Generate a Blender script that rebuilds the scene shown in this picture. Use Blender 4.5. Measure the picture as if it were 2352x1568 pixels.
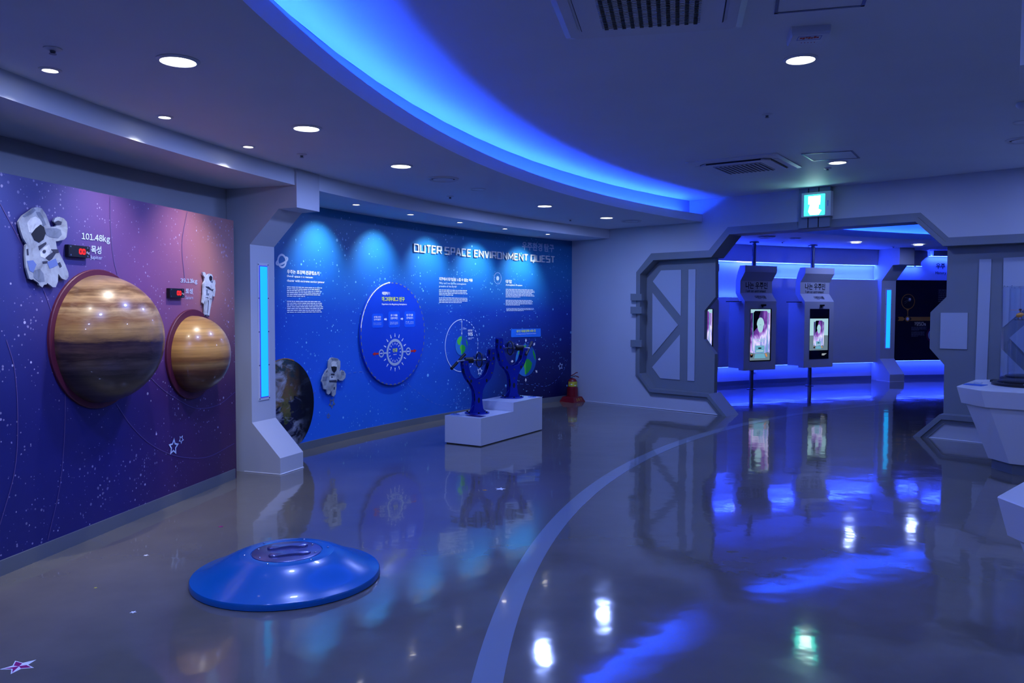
import bpy, bmesh, math, random
from mathutils import Vector, Matrix
random.seed(7)
for o in list(bpy.data.objects):
    bpy.data.objects.remove(o)
S = bpy.context.scene
COL = S.collection
V = Vector
PI = math.pi

# ------------------------------------------------------------------ camera
F, CX, CY, H = 1829.0, 1176.0, 784.0, 1.6
PITCH, ROLL = math.atan((784 - 703) / F), 0.003
FW = V((0, math.cos(PITCH), -math.sin(PITCH)))
UP = V((0, math.sin(PITCH), math.cos(PITCH)))
RT = V((1, 0, 0))
EYE = V((0, 0, H))
_c, _s = math.cos(ROLL), math.sin(ROLL)
r_, u_ = RT * _c + UP * _s, UP * _c - RT * _s
cd = bpy.data.cameras.new('camera')
cd.sensor_width = 36
cd.lens = F / 2352 * 36
cd.clip_start = 0.05
cam = bpy.data.objects.new('camera', cd)
COL.objects.link(cam)
cam.matrix_world = Matrix(((r_.x, u_.x, -FW.x, 0), (r_.y, u_.y, -FW.y, 0), (r_.z, u_.z, -FW.z, H), (0, 0, 0, 1)))
S.camera = cam
# ------------------------------------------------------------------ world, exposure, light levels
W = bpy.data.worlds.new('world')
S.world = W
W.use_nodes = True
W.node_tree.nodes['Background'].inputs[0].default_value = (0.10, 0.13, 0.35, 1)
W.node_tree.nodes['Background'].inputs[1].default_value = 0.02
S.view_settings.view_transform = 'Standard'
S.view_settings.look = 'None'
S.view_settings.gamma = 1
S.view_settings.use_curve_mapping = False
S.view_settings.exposure = 0.0
LED_BLUE = (0.013, 0.068, 1.0)
COVE_STRENGTH = 180.0
FAR_STRENGTH = 150.0
DOWNLIGHT_W = 29.0
SPOT_W = 100.0
PLANET_SPOT_W = 84.0
LAMP_COL = (0.27, 0.385, 1.05)
c_ = S.cycles
c_.max_bounces, c_.diffuse_bounces, c_.glossy_bounces, c_.transmission_bounces, c_.transparent_max_bounces = 6, 3, 3, 4, 16
c_.adaptive_threshold = 0.02
c_.use_light_tree = False
c_.caustics_reflective = c_.caustics_refractive = False

# ------------------------------------------------------------------ glyphs (one conversion per weight, made before anything else exists)
CHARS = sorted(set("우주는 초강력 진공청소기지구에서 대기압을 느낄 수 없는 이유환경 탐구체험하기마그데부르그 반구를 고정된반구에 붙인다공기 배출진공계 확인잡아당긴다대기의대기가 지표를 향해 누르는 힘목성토성소화기나는 우주인어린이용"
                   "Outer space is a vacuum cleaner with extreme suction power Why can't we feel the atmospheric pressure of the Earth? Atmospheric Pressure Experience the Magdeburg Hemispheres Attach a hemisphere to the fixed hemisphere Check the vacuum gauge Pull the 20km 90% １０．４８３９ｋｇ Jupiter Saturn History Kg I am an astronaut Force acting on the surface of the Earth by the atmosphere") - {' '})
GLYPH = {}
def glyphs(bold):
    cu = bpy.data.curves.new('glyphs', 'FONT')
    cu.body = '\n'.join(CHARS)
    cu.offset = bold
    cu.resolution_u = 2
    cu.space_line = 4.0
    ob = bpy.data.objects.new('glyphs', cu)
    COL.objects.link(ob)
    me = bpy.data.meshes.new_from_object(ob.evaluated_get(bpy.context.evaluated_depsgraph_get()))
    ys = {}
    rows = [[] for _ in CHARS]
    pitch = 4.0
    co = [v.co.copy() for v in me.vertices]
    lines = [int(round((0.35 - p.y) / pitch)) for p in co]
    for p in me.polygons:
        rows[min(max(lines[p.vertices[0]], 0), len(CHARS) - 1)].append(tuple(p.vertices))
    out = {}
    for i, c in enumerate(CHARS):
        ids = sorted({k for f in rows[i] for k in f})
        if not ids:
            continue
        mp = {k: j for j, k in enumerate(ids)}
        x0 = min(co[k].x for k in ids)
        out[c] = ([(co[k].x - x0, co[k].y + i * pitch) for k in ids], [tuple(mp[k] for k in f) for f in rows[i]], max(co[k].x for k in ids) - x0)
    bpy.data.objects.remove(ob)
    bpy.data.curves.remove(cu)
    bpy.data.meshes.remove(me)
    return out
for w_ in (0.0, 0.022):
    GLYPH[w_] = glyphs(w_)

# ------------------------------------------------------------------ pixel helpers
def ray(x, y):
    u, v = (x - CX) / F, -(y - CY) / F
    return FW + RT * (_c * u - _s * v) + UP * (_s * u + _c * v)
def gp(x, y, z=0.0):
    d = ray(x, y)
    return EYE + d * ((z - H) / d.z)
def vat(x, y, P):
    d = ray(x, y)
    return EYE + d * (math.hypot(P[0], P[1]) / math.hypot(d.x, d.y))

class Plane:
    def __init__(s, A, B, off=0.0):
        s.A, s.d = V((A[0], A[1], 0)), V((B[0] - A[0], B[1] - A[1], 0)).normalized()
        s.n = V((s.d.y, -s.d.x, 0))
        if s.n.dot(EYE - s.A) < 0:
            s.n = -s.n
        s.A = s.A + s.n * off
    def px(s, x, y, off=0.0):
        d = ray(x, y)
        A = s.A + s.n * off
        return EYE + d * (s.n.dot(A - EYE) / s.n.dot(d))
    def push(s, P, k):
        return P + s.n * k
    def frame(s, P0):
        return lambda u, v, o=0.0: P0 + s.d * u + V((0, 0, v)) + s.n * o
    def dist(s, P, Q):
        return (Q - P).dot(s.d)
C0 = V((12.1, 2.45, 0))
RW = 15.73
class Arc:
    def __init__(s, R):
        s.R = R
    def px(s, x, y, off=0.0):
        d = ray(x, y)
        R = s.R - off
        ex, ey = EYE.x - C0.x, EYE.y - C0.y
        a, b, c = d.x * d.x + d.y * d.y, 2 * (d.x * ex + d.y * ey), ex * ex + ey * ey - R * R
        t = (-b + math.sqrt(b * b - 4 * a * c)) / 2 / a
        return EYE + d * t
    def push(s, P, k):
        n = V((C0.x - P.x, C0.y - P.y, 0)).normalized()
        return P + n * k
    def frame(s, P0):
        th0 = math.atan2(P0.y - C0.y, P0.x - C0.x)
        r0 = math.hypot(P0.y - C0.y, P0.x - C0.x)
        def M(u, v, o=0.0):
            th = th0 - u / s.R
            return V((C0.x + (r0 - o) * math.cos(th), C0.y + (r0 - o) * math.sin(th), P0.z + v))
        return M
    def dist(s, P, Q):
        return (math.atan2(P.y - C0.y, P.x - C0.x) - math.atan2(Q.y - C0.y, Q.x - C0.x)) * s.R
def pol(r, deg, z=0.0):
    t = math.radians(deg)
    return V((C0.x + r * math.cos(t), C0.y + r * math.sin(t), z))

# ------------------------------------------------------------------ mesh helpers, each returns (verts, faces)
def join(*gs):
    vs, fs = [], []
    for g in gs:
        k = len(vs)
        vs += list(g[0])
        fs += [tuple(i + k for i in f) for f in g[1]]
    return vs, fs
def prism(a, b):
    n = len(a)
    return list(a) + list(b), [tuple(range(n)), tuple(range(2 * n - 1, n - 1, -1))] + [(i, (i + 1) % n, n + (i + 1) % n, n + i) for i in range(n)]
def ext(a, v):
    return prism(a, [p + V(v) for p in a])
def face(a):
    return list(a), [tuple(range(len(a)))]
def box(c, sx, sy, sz):
    c = V(c)
    x, y, z = sx / 2, sy / 2, sz / 2
    return ext([c + V((-x, -y, -z)), c + V((x, -y, -z)), c + V((x, y, -z)), c + V((-x, y, -z))], (0, 0, sz))
def loft(rings, cap=True, closed=True):
    n = len(rings[0])
    vs = [p for r in rings for p in r]
    fs = []
    for k in range(len(rings) - 1):
        for i in range(n if closed else n - 1):
            j = (i + 1) % n
            fs.append((k * n + i, k * n + j, (k + 1) * n + j, (k + 1) * n + i))
    if cap:
        fs.append(tuple(range(n - 1, -1, -1)))
        m = (len(rings) - 1) * n
        fs.append(tuple(range(m, m + n)))
    return vs, fs
def ring(c, r, n=32, ax=V((1, 0, 0)), ay=V((0, 1, 0)), ry=None):
    ry = r if ry is None else ry
    return [V(c) + ax * (r * math.cos(2 * PI * i / n)) + ay * (ry * math.sin(2 * PI * i / n)) for i in range(n)]
def lathe(prof, n=32, c=(0, 0, 0), cap=True):
    return loft([ring(V(c) + V((0, 0, z)), max(r, 1e-4), n) for r, z in prof], cap)
def cyl(p, q, r, r2=None, n=16):
    p, q = V(p), V(q)
    d = (q - p).normalized()
    a = d.orthogonal().normalized()
    b = d.cross(a)
    return loft([ring(p, r, n, a, b), ring(q, r if r2 is None else r2, n, a, b)])
def tube(pts, r, n=8):
    pts = [V(p) for p in pts]
    rs = []
    a = None
    for i, p in enumerate(pts):
        d = (pts[min(i + 1, len(pts) - 1)] - pts[max(i - 1, 0)]).normalized()
        a = (a - d * a.dot(d)).normalized() if a is not None else d.orthogonal().normalized()
        rs.append(ring(p, r if not hasattr(r, '__len__') else r[i], n, a, d.cross(a)))
    return loft(rs)
def arcface(r0, z0, r1, z1, a0, a1, n=90):
    p = [pol(r0, a0 + (a1 - a0) * i / n, z0) for i in range(n + 1)]
    q = [pol(r1, a0 + (a1 - a0) * i / n, z1) for i in range(n + 1)]
    return p + q, [(i, i + 1, n + 2 + i, n + 1 + i) for i in range(n)]
def arcbox(r0, r1, z0, z1, a0, a1, n=40):
    rs = []
    for i in range(n + 1):
        a = a0 + (a1 - a0) * i / n
        rs.append([pol(r0, a, z0), pol(r1, a, z0), pol(r1, a, z1), pol(r0, a, z1)])
    return loft(rs)

# ------------------------------------------------------------------ materials
MATS = {}
def mat(name, col=(0.8, 0.8, 0.8), rough=0.5, metal=0.0, emit=None, es=0.0, spec=0.5, coat=0.0, trans=0.0, ior=1.45, alpha=1.0):
    m = bpy.data.materials.new(name)
    m.use_nodes = True
    b = m.node_tree.nodes['Principled BSDF']
    b.inputs['Base Color'].default_value = (*col, 1)
    b.inputs['Roughness'].default_value = rough
    b.inputs['Metallic'].default_value = metal
    b.inputs['Specular IOR Level'].default_value = spec
    b.inputs['Coat Weight'].default_value = coat
    b.inputs['Transmission Weight'].default_value = trans
    b.inputs['IOR'].default_value = ior
    b.inputs['Alpha'].default_value = alpha
    if emit:
        b.inputs['Emission Color'].default_value = (*emit, 1)
        b.inputs['Emission Strength'].default_value = es
    MATS[name] = m
    return m
class NT:
    def __init__(s, m):
        s.t = m.node_tree
        s.b = s.t.nodes['Principled BSDF']
    def n(s, typ, **kw):
        nd = s.t.nodes.new('ShaderNode' + typ)
        for k, v in kw.items():
            if k.startswith('_'):
                setattr(nd, k[1:], v)
            else:
                nd.inputs[k].default_value = v
        return nd
    def l(s, a, b):
        s.t.links.new(a, b)
    def math(s, op, a, b=None, c=None):
        nd = s.t.nodes.new('ShaderNodeMath')
        nd.operation = op
        for i, x in enumerate((a, b, c)):
            if x is None:
                continue
            if isinstance(x, (int, float)):
                nd.inputs[i].default_value = x
            else:
                s.l(x, nd.inputs[i])
        return nd.outputs[0]
    def mix(s, f, a, b, mode='MIX'):
        nd = s.t.nodes.new('ShaderNodeMix')
        nd.data_type = 'RGBA'
        nd.blend_type = mode
        for k, x in ((0, f), (6, a), (7, b)):
            if isinstance(x, (int, float)):
                nd.inputs[k].default_value = x
            elif isinstance(x, tuple):
                nd.inputs[k].default_value = (*x, 1)
            else:
                s.l(x, nd.inputs[k])
        return nd.outputs[2]
    def ramp(s, f, stops, interp='LINEAR'):
        nd = s.t.nodes.new('ShaderNodeValToRGB')
        nd.color_ramp.interpolation = interp
        e = nd.color_ramp.elements
        while len(e) < len(stops):
            e.new(0.5)
        for k, (p, c) in enumerate(stops):
            e[k].position = p
            e[k].color = (*c, 1) if len(c) == 3 else c
        s.l(f, nd.inputs[0])
        return nd.outputs[0]
    def noise(s, vec, scale, detail=3, rough=0.55, dist=0.0):
        nd = s.n('TexNoise', Scale=scale, Detail=detail, Roughness=rough, Distortion=dist)
        s.l(vec, nd.inputs['Vector'])
        return nd.outputs['Fac']
    def bump(s, h, strength, dist=0.01):
        nd = s.n('Bump', Strength=strength, Distance=dist)
        s.l(h, nd.inputs['Height'])
        s.l(nd.outputs[0], s.b.inputs['Normal'])

NT_DONE = None
def plaster(name, col, rough=0.55, amt=0.05):
    m = mat(name, col, rough)
    t = NT(m)
    co = t.n('TexCoord')
    f = t.noise(co.outputs['Object'], 1.6, 2)
    t.l(t.mix(f, tuple(c * (1 - amt) for c in col), tuple(min(1, c * (1 + amt)) for c in col)), t.b.inputs['Base Color'])
    return m
plaster('white_wall', (0.53, 0.56, 0.61))
plaster('ceiling_paint', (0.70, 0.75, 0.82), 0.6)
plaster('shaded_white_wall', (0.42, 0.46, 0.50), 0.6)  # white wall, with its shade under the soffit put into the colour
plaster('gate_grey', (0.19, 0.215, 0.235), 0.45)
plaster('gate_plate', (0.42, 0.47, 0.56), 0.35, 0.03)
plaster('skirting', (0.12, 0.14, 0.17), 0.35)
plaster('lacquer_white', (0.70, 0.73, 0.80), 0.22, 0.02)
plaster('kiosk_shell', (0.62, 0.63, 0.68), 0.35, 0.02)
mat('conduit_grey', (0.22, 0.27, 0.30), 0.5)
mat('dark_gap', (0.012, 0.015, 0.02), 0.5)
mat('plastic_white', (0.66, 0.69, 0.74), 0.35)
mat('plastic_black', (0.008, 0.008, 0.012), 0.3)
mat('rubber_black', (0.006, 0.006, 0.01), 0.5)
mat('steel', (0.62, 0.64, 0.68), 0.22, 1.0)
mat('steel_dark', (0.16, 0.18, 0.24), 0.35, 0.8)
mat('blue_steel', (0.005, 0.02, 0.33), 0.3, 0.0, coat=0.2)
def thin_clear(name, tint, gloss, ior):
    """thin clear plastic: see-through with a fresnel reflection"""
    m = mat(name, tint)
    t = NT(m)
    tr, gl, lw, mx = t.n('BsdfTransparent', Color=(*tint, 1)), t.n('BsdfGlossy', Roughness=gloss), t.n('LayerWeight', Blend=0.5), t.n('MixShader')
    t.l(t.math('MULTIPLY_ADD', t.math('POWER', lw.outputs['Facing'], 4.0), ior, 0.03), mx.inputs[0])
    t.l(tr.outputs[0], mx.inputs[1])
    t.l(gl.outputs[0], mx.inputs[2])
    t.l(mx.outputs[0], t.t.nodes['Material Output'].inputs[0])
NT_READY = lambda: (thin_clear('clear_shell', (0.60, 0.63, 0.72), 0.10, 0.85), thin_clear('acrylic', (0.955, 0.97, 0.995), 0.03, 0.35))
mat('seal_white', (0.72, 0.76, 0.82), 0.5)
mat('maroon_board', (0.085, 0.010, 0.035), 0.5)
mat('red_paint', (0.17, 0.004, 0.010), 0.25, coat=0.3)
mat('label_yellow', (0.62, 0.55, 0.03), 0.5)
mat('label_blue', (0.03, 0.12, 0.5), 0.5)
mat('print_white', (0.78, 0.82, 0.88), 0.5)
mat('print_pale', (0.50, 0.62, 0.86), 0.5)
mat('print_grey', (0.36, 0.46, 0.66), 0.5)
mat('print_yellow', (0.72, 0.80, 0.06), 0.5)
mat('print_olive', (0.16, 0.19, 0.22), 0.5)
mat('print_faint', (0.10, 0.07, 0.24), 0.5)
mat('print_faint_blue', (0.10, 0.20, 0.62), 0.5)
mat('print_red', (0.55, 0.02, 0.015), 0.5)
mat('print_black', (0.012, 0.012, 0.02), 0.5)
mat('print_orange', (0.45, 0.20, 0.03), 0.5)
mat('print_magenta', (0.28, 0.006, 0.14), 0.5)
mat('print_cream', (0.62, 0.58, 0.42), 0.5)
mat('print_dim', (0.16, 0.17, 0.22), 0.5)
mat('board_blue', (0.006, 0.055, 0.62), 0.3, coat=0.25)
mat('board_blue_light', (0.006, 0.09, 0.80), 0.35)
mat('label_sky', (0.01, 0.14, 0.75), 0.4)
mat('sea_light', (0.02, 0.17, 0.55), 0.5)
mat('sea_dark', (0.005, 0.07, 0.34), 0.5)
mat('land_light', (0.08, 0.50, 0.05), 0.5)
mat('land_dark', (0.01, 0.30, 0.03), 0.5)
mat('title_metal', (0.74, 0.77, 0.78), 0.4)
mat('suit_light', (0.33, 0.38, 0.46), 0.6)
mat('suit_mid', (0.20, 0.25, 0.36), 0.6)
mat('suit_dark', (0.025, 0.03, 0.06), 0.5)
mat('suit_blue', (0.10, 0.16, 0.42), 0.6)
mat('suit_white', (0.52, 0.57, 0.64), 0.6)
mat('visor_black', (0.004, 0.006, 0.012), 0.5)
mat('helicopter_orange', (0.75, 0.33, 0.04), 0.4)
mat('stripe_paint', (0.22, 0.26, 0.33), 0.10, coat=0.6)
mat('lamp_face', (1, 1, 1), 0.5, emit=(0.95, 0.98, 1.0), es=9.0)
mat('lamp_face_warm', (1, 1, 1), 0.5, emit=(1.0, 0.93, 0.85), es=10.0)
mat('lamp_reflector', (0.75, 0.8, 0.85), 0.3)
mat('led_cove', (0, 0, 0), 0.5, emit=LED_BLUE, es=COVE_STRENGTH)
mat('led_far', (0, 0, 0), 0.5, emit=(0.02, 0.055, 1.0), es=FAR_STRENGTH)
mat('led_low', (0, 0, 0), 0.5, emit=(0.02, 0.05, 1.0), es=FAR_STRENGTH * 0.5)
mat('led_tube', (0, 0, 0), 0.5, emit=(0.75, 0.8, 1.0), es=4.0)
mat('led_panel', (0.0, 0.1, 0.2), 0.3, emit=(0.012, 0.42, 1.0), es=1.25)
mat('led_edge', (0.0, 0.0, 0.1), 0.3, emit=(0.06, 0.05, 1.0), es=0.7)
mat('digit_red', (0, 0, 0), 0.4, emit=(1.0, 0.015, 0.01), es=1.6)
mat('sign_green', (0, 0.1, 0.08), 0.4, emit=(0.02, 0.85, 0.62), es=5.0)
mat('sign_white', (0.2, 0.3, 0.3), 0.4, emit=(0.65, 1.0, 0.92), es=9.0)
mat('scr_pale', (0, 0, 0), 0.2, emit=(0.42, 0.72, 0.82), es=0.9)
mat('scr_cyan', (0, 0, 0), 0.2, emit=(0.18, 0.50, 0.70), es=0.8)
mat('scr_grey', (0, 0, 0), 0.2, emit=(0.20, 0.30, 0.38), es=0.7)
mat('scr_white', (0, 0, 0), 0.2, emit=(0.8, 0.9, 1.0), es=0.8)
mat('scr_black', (0.004, 0.005, 0.01), 0.15)
mat('scr_orange', (0, 0, 0), 0.2, emit=(0.9, 0.35, 0.08), es=0.8)
mat('scr_red', (0, 0, 0), 0.2, emit=(0.8, 0.08, 0.03), es=0.7)

NT_READY()
def printed_suit(name, col):
    m = mat(name, col, 0.6)
    t = NT(m)
    co = t.n('TexCoord').outputs['Object']
    f = t.noise(co, 11.0, 4, 0.6, 0.6)
    t.l(t.ramp(f, [(0.34, tuple(c * 0.6 for c in col)), (0.5, tuple(c * 0.95 for c in col)), (0.68, tuple(min(1, c * 1.15) for c in col))]), t.b.inputs['Base Color'])
for nm_, c_s in (('suit_light', (0.30, 0.35, 0.43)), ('suit_white', (0.52, 0.58, 0.66)), ('suit_mid', (0.15, 0.19, 0.28))):
    printed_suit(nm_, c_s)
def floor_material():
    m = mat('polished_concrete', (0.17, 0.17, 0.17), 0.09, coat=0.35)
    t = NT(m)
    t.b.inputs['Coat Roughness'].default_value = 0.03
    co = t.n('TexCoord').outputs['Object']
    a = t.noise(co, 0.55, 3, 0.6)
    b = t.noise(co, 3.0, 3, 0.6)
    c1 = t.ramp(a, [(0.3, (0.115, 0.105, 0.088)), (0.7, (0.178, 0.163, 0.135))])
    c2 = t.ramp(b, [(0.35, (0.82, 0.82, 0.83)), (0.7, (1.0, 1.0, 1.0))])
    t.l(t.mix(0.6, c1, c2, 'MULTIPLY'), t.b.inputs['Base Color'])
    t.l(t.math('MULTIPLY_ADD', b, 0.05, 0.055), t.b.inputs['Roughness'])
    t.bump(t.noise(co, 2.4, 3, 0.42), 0.06, 0.05)
    bn = [n for n in t.t.nodes if n.type == 'BUMP'][0]
    t.l(bn.outputs[0], t.b.inputs['Coat Normal'])
floor_material()

def stars(t, uv, scale, thr, seed=0.0, cluster=1.2):
    """small printed dots of uneven size, gathered in clouds"""
    mp = t.n('Mapping')
    mp.inputs['Location'].default_value = (seed, seed * 1.7, 0)
    t.l(uv, mp.inputs['Vector'])
    vo = t.n('TexVoronoi', Scale=scale)
    t.l(mp.outputs[0], vo.inputs['Vector'])
    sp = t.n('SeparateColor')
    t.l(vo.outputs['Color'], sp.inputs[0])
    rnd = t.math('POWER', sp.outputs[0], 1.6)
    cl = t.noise(mp.outputs[0], cluster, 3, 0.6)
    k = t.math('MULTIPLY', rnd, t.math('MULTIPLY', t.math('SUBTRACT', cl, 0.30), 3.2))
    rad = t.math('MULTIPLY', k, thr)
    d = t.math('SUBTRACT', rad, vo.outputs['Distance'])
    return t.math('MULTIPLY', t.math('MINIMUM', t.math('MAXIMUM', t.math('MULTIPLY', d, 22.0), 0.0), 1.0), t.math('MULTIPLY_ADD', sp.outputs[1], 0.6, 0.4))

def blue_mural():
    m = mat('blue_space_print', (0.02, 0.1, 0.5), 0.42)
    t = NT(m)
    uv = t.n('UVMap').outputs[0]
    sp = t.n('SeparateXYZ')
    t.l(uv, sp.inputs[0])
    u, v = sp.outputs[0], sp.outputs[1]          # metres from the column, metres above the floor
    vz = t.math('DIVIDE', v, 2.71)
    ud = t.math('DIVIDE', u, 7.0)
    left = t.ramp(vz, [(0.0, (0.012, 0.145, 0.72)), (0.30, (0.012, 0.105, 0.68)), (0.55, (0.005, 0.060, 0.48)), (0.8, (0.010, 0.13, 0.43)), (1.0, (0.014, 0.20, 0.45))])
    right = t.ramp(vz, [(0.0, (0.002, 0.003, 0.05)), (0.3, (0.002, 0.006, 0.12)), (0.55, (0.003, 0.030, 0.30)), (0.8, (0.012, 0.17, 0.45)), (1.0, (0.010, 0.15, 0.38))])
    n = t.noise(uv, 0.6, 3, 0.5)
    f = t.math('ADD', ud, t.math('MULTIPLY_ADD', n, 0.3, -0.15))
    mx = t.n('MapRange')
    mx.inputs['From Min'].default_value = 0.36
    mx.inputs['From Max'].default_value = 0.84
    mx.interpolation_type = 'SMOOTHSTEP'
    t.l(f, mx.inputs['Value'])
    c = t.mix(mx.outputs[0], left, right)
    s1 = stars(t, uv, 11.0, 0.26, 1.0, 1.1)
    s2 = stars(t, uv, 27.0, 0.36, 5.0, 1.6)
    c = t.mix(t.math('MULTIPLY', s1, 0.9), c, (0.22, 0.58, 0.95))
    c = t.mix(t.math('MULTIPLY', s2, 0.85), c, (0.20, 0.55, 0.92))
    t.l(c, t.b.inputs['Base Color'])
blue_mural()

def planet_mural():
    m = mat('violet_space_print', (0.2, 0.05, 0.3), 0.45)
    t = NT(m)
    uv = t.n('UVMap').outputs[0]
    sp = t.n('SeparateXYZ')
    t.l(uv, sp.inputs[0])
    u, v = sp.outputs[0], sp.outputs[1]
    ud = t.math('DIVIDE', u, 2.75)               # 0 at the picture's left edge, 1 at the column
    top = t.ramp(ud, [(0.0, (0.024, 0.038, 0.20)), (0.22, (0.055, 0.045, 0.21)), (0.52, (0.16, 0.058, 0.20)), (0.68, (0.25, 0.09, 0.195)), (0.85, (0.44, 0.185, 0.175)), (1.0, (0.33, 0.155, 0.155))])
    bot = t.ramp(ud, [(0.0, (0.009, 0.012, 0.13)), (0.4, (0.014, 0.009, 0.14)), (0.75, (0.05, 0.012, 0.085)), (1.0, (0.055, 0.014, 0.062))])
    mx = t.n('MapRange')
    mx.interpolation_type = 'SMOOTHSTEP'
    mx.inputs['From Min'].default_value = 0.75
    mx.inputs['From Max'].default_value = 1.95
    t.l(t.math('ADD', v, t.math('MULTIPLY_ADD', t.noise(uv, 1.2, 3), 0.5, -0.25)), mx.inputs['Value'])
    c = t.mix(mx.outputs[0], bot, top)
    s1 = stars(t, uv, 20.0, 0.22, 2.0, 1.6)
    s2 = stars(t, uv, 40.0, 0.42, 9.0, 2.2)
    c = t.mix(t.math('MULTIPLY', s1, 0.75), c, (0.62, 0.62, 0.88))
    c = t.mix(t.math('MULTIPLY', s2, 0.5), c, (0.52, 0.50, 0.80))
    t.l(c, t.b.inputs['Base Color'])
planet_mural()

def planet_material(name, rs, stops, wob):
    """banded planet print: bands by height, ruffled and streaked by stretched noise"""
    m = mat(name, (0.4, 0.25, 0.1), 0.31, coat=0.2)
    t = NT(m)
    co = t.n('TexCoord').outputs['Object']
    def streak(sx, sz, det, dist):
        mp = t.n('Mapping')
        mp.inputs['Scale'].default_value = (sx, sx, sz)
        t.l(co, mp.inputs['Vector'])
        return t.noise(mp.outputs[0], 1.0, det, 0.6, dist)
    sz = t.n('SeparateXYZ')
    t.l(co, sz.inputs[0])
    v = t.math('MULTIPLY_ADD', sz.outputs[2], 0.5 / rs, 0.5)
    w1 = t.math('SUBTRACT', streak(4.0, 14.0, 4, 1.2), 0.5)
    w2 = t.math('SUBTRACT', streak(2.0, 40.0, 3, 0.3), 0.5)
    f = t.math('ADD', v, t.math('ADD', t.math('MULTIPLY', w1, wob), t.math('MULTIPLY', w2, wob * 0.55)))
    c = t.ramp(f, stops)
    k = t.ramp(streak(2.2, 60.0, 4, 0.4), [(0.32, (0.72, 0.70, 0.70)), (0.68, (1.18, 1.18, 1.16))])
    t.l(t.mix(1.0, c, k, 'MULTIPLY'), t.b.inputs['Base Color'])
planet_material('gas_giant_shaded_print', 0.43, [(0.0, (0.035, 0.026, 0.022)), (0.12, (0.10, 0.07, 0.055)), (0.22, (0.05, 0.033, 0.03)), (0.31, (0.13, 0.085, 0.07)), (0.37, (0.035, 0.02, 0.02)), (0.42, (0.10, 0.055, 0.05)), (0.47, (0.04, 0.02, 0.03)),  # lower half darkened in colour: print plus shade from overhead light
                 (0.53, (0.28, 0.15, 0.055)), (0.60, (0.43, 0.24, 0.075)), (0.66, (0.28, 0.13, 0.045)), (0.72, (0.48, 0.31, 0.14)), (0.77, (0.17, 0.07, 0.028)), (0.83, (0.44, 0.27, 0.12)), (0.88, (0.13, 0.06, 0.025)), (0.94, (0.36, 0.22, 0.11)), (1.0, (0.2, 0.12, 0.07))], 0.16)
planet_material('pale_giant_print', 0.28, [(0.0, (0.10, 0.04, 0.02)), (0.16, (0.14, 0.05, 0.02)), (0.28, (0.17, 0.06, 0.025)), (0.37, (0.44, 0.24, 0.07)), (0.43, (0.25, 0.10, 0.03)), (0.50, (0.46, 0.23, 0.06)), (0.62, (0.54, 0.29, 0.075)), (0.72, (0.32, 0.15, 0.04)), (0.84, (0.52, 0.30, 0.09)), (1.0, (0.36, 0.19, 0.06))], 0.05)

def earth_material():
    m = mat('earth_photo_print', (0.05, 0.05, 0.1), 0.35)
    t = NT(m)
    uv = t.n('UVMap').outputs[0]          # disc coordinates -1..1
    sp = t.n('SeparateXYZ')
    t.l(uv, sp.inputs[0])
    x, y = sp.outputs[0], sp.outputs[1]
    n1 = t.noise(uv, 2.3, 6, 0.6, 0.3)
    # one landmass over the upper left, a peninsula pointing down
    w = t.math('ADD', t.math('MULTIPLY', n1, 0.9), t.math('MULTIPLY', y, 0.42))
    w = t.math('SUBTRACT', w, t.math('MULTIPLY', t.math('ABSOLUTE', t.math('SUBTRACT', x, 0.08)), 0.42))
    landm = t.ramp(w, [(0.33, (0, 0, 0)), (0.36, (1, 1, 1))])
    n2 = t.noise(uv, 5.0, 6, 0.65)
    land = t.ramp(t.math('ADD', t.math('MULTIPLY', y, 0.45), n2), [(0.30, (0.03, 0.055, 0.012)), (0.5, (0.13, 0.12, 0.035)), (0.66, (0.17, 0.095, 0.04)), (0.9, (0.03, 0.06, 0.07))])
    c = t.mix(landm, (0.006, 0.008, 0.035), land)
    mp = t.n('Mapping')
    mp.inputs['Rotation'].default_value = (0, 0, 0.9)
    mp.inputs['Scale'].default_value = (1.0, 1.9, 1)
    t.l(uv, mp.inputs['Vector'])
    cl = t.ramp(t.noise(mp.outputs[0], 1.7, 7, 0.62, 0.9), [(0.50, (0, 0, 0)), (0.64, (1, 1, 1))])
    c = t.mix(t.math('MULTIPLY', cl, 0.85), c, (0.42, 0.46, 0.58))
    night = t.ramp(t.math('ADD', x, t.math('MULTIPLY', y, 0.12)), [(0.15, (1, 1, 1)), (0.62, (0.04, 0.05, 0.07))])
    t.l(t.mix(1.0, c, night, 'MULTIPLY'), t.b.inputs['Base Color'])
earth_material()

def nebula_screen():
    m = mat('screen_nebula', (0, 0, 0), 0.15)
    t = NT(m)
    co = t.n('TexCoord').outputs['Object']
    mp = t.n('Mapping')
    mp.inputs['Rotation'].default_value = (0, 0.5, 0)
    mp.inputs['Scale'].default_value = (5, 3, 2.2)
    t.l(co, mp.inputs['Vector'])
    f = t.noise(mp.outputs[0], 1.0, 5, 0.55, 0.8)
    sp = t.n('SeparateXYZ')
    t.l(co, sp.inputs[0])
    g = t.math('ADD', f, t.math('MULTIPLY', t.math('SUBTRACT', t.math('MULTIPLY', sp.outputs[0], 0.6), t.math('MULTIPLY', sp.outputs[2], 0.55)), 0.9))
    c = t.ramp(g, [(0.12, (0.006, 0.006, 0.03)), (0.28, (0.05, 0.02, 0.16)), (0.40, (0.18, 0.05, 0.36)), (0.53, (0.50, 0.36, 0.85)), (0.60, (0.75, 0.70, 1.0)), (0.68, (0.28, 0.30, 0.75)), (0.85, (0.10, 0.28, 0.55))])
    t.l(c, t.b.inputs['Emission Color'])
    t.b.inputs['Emission Strength'].default_value = 1.1
nebula_screen()

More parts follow.
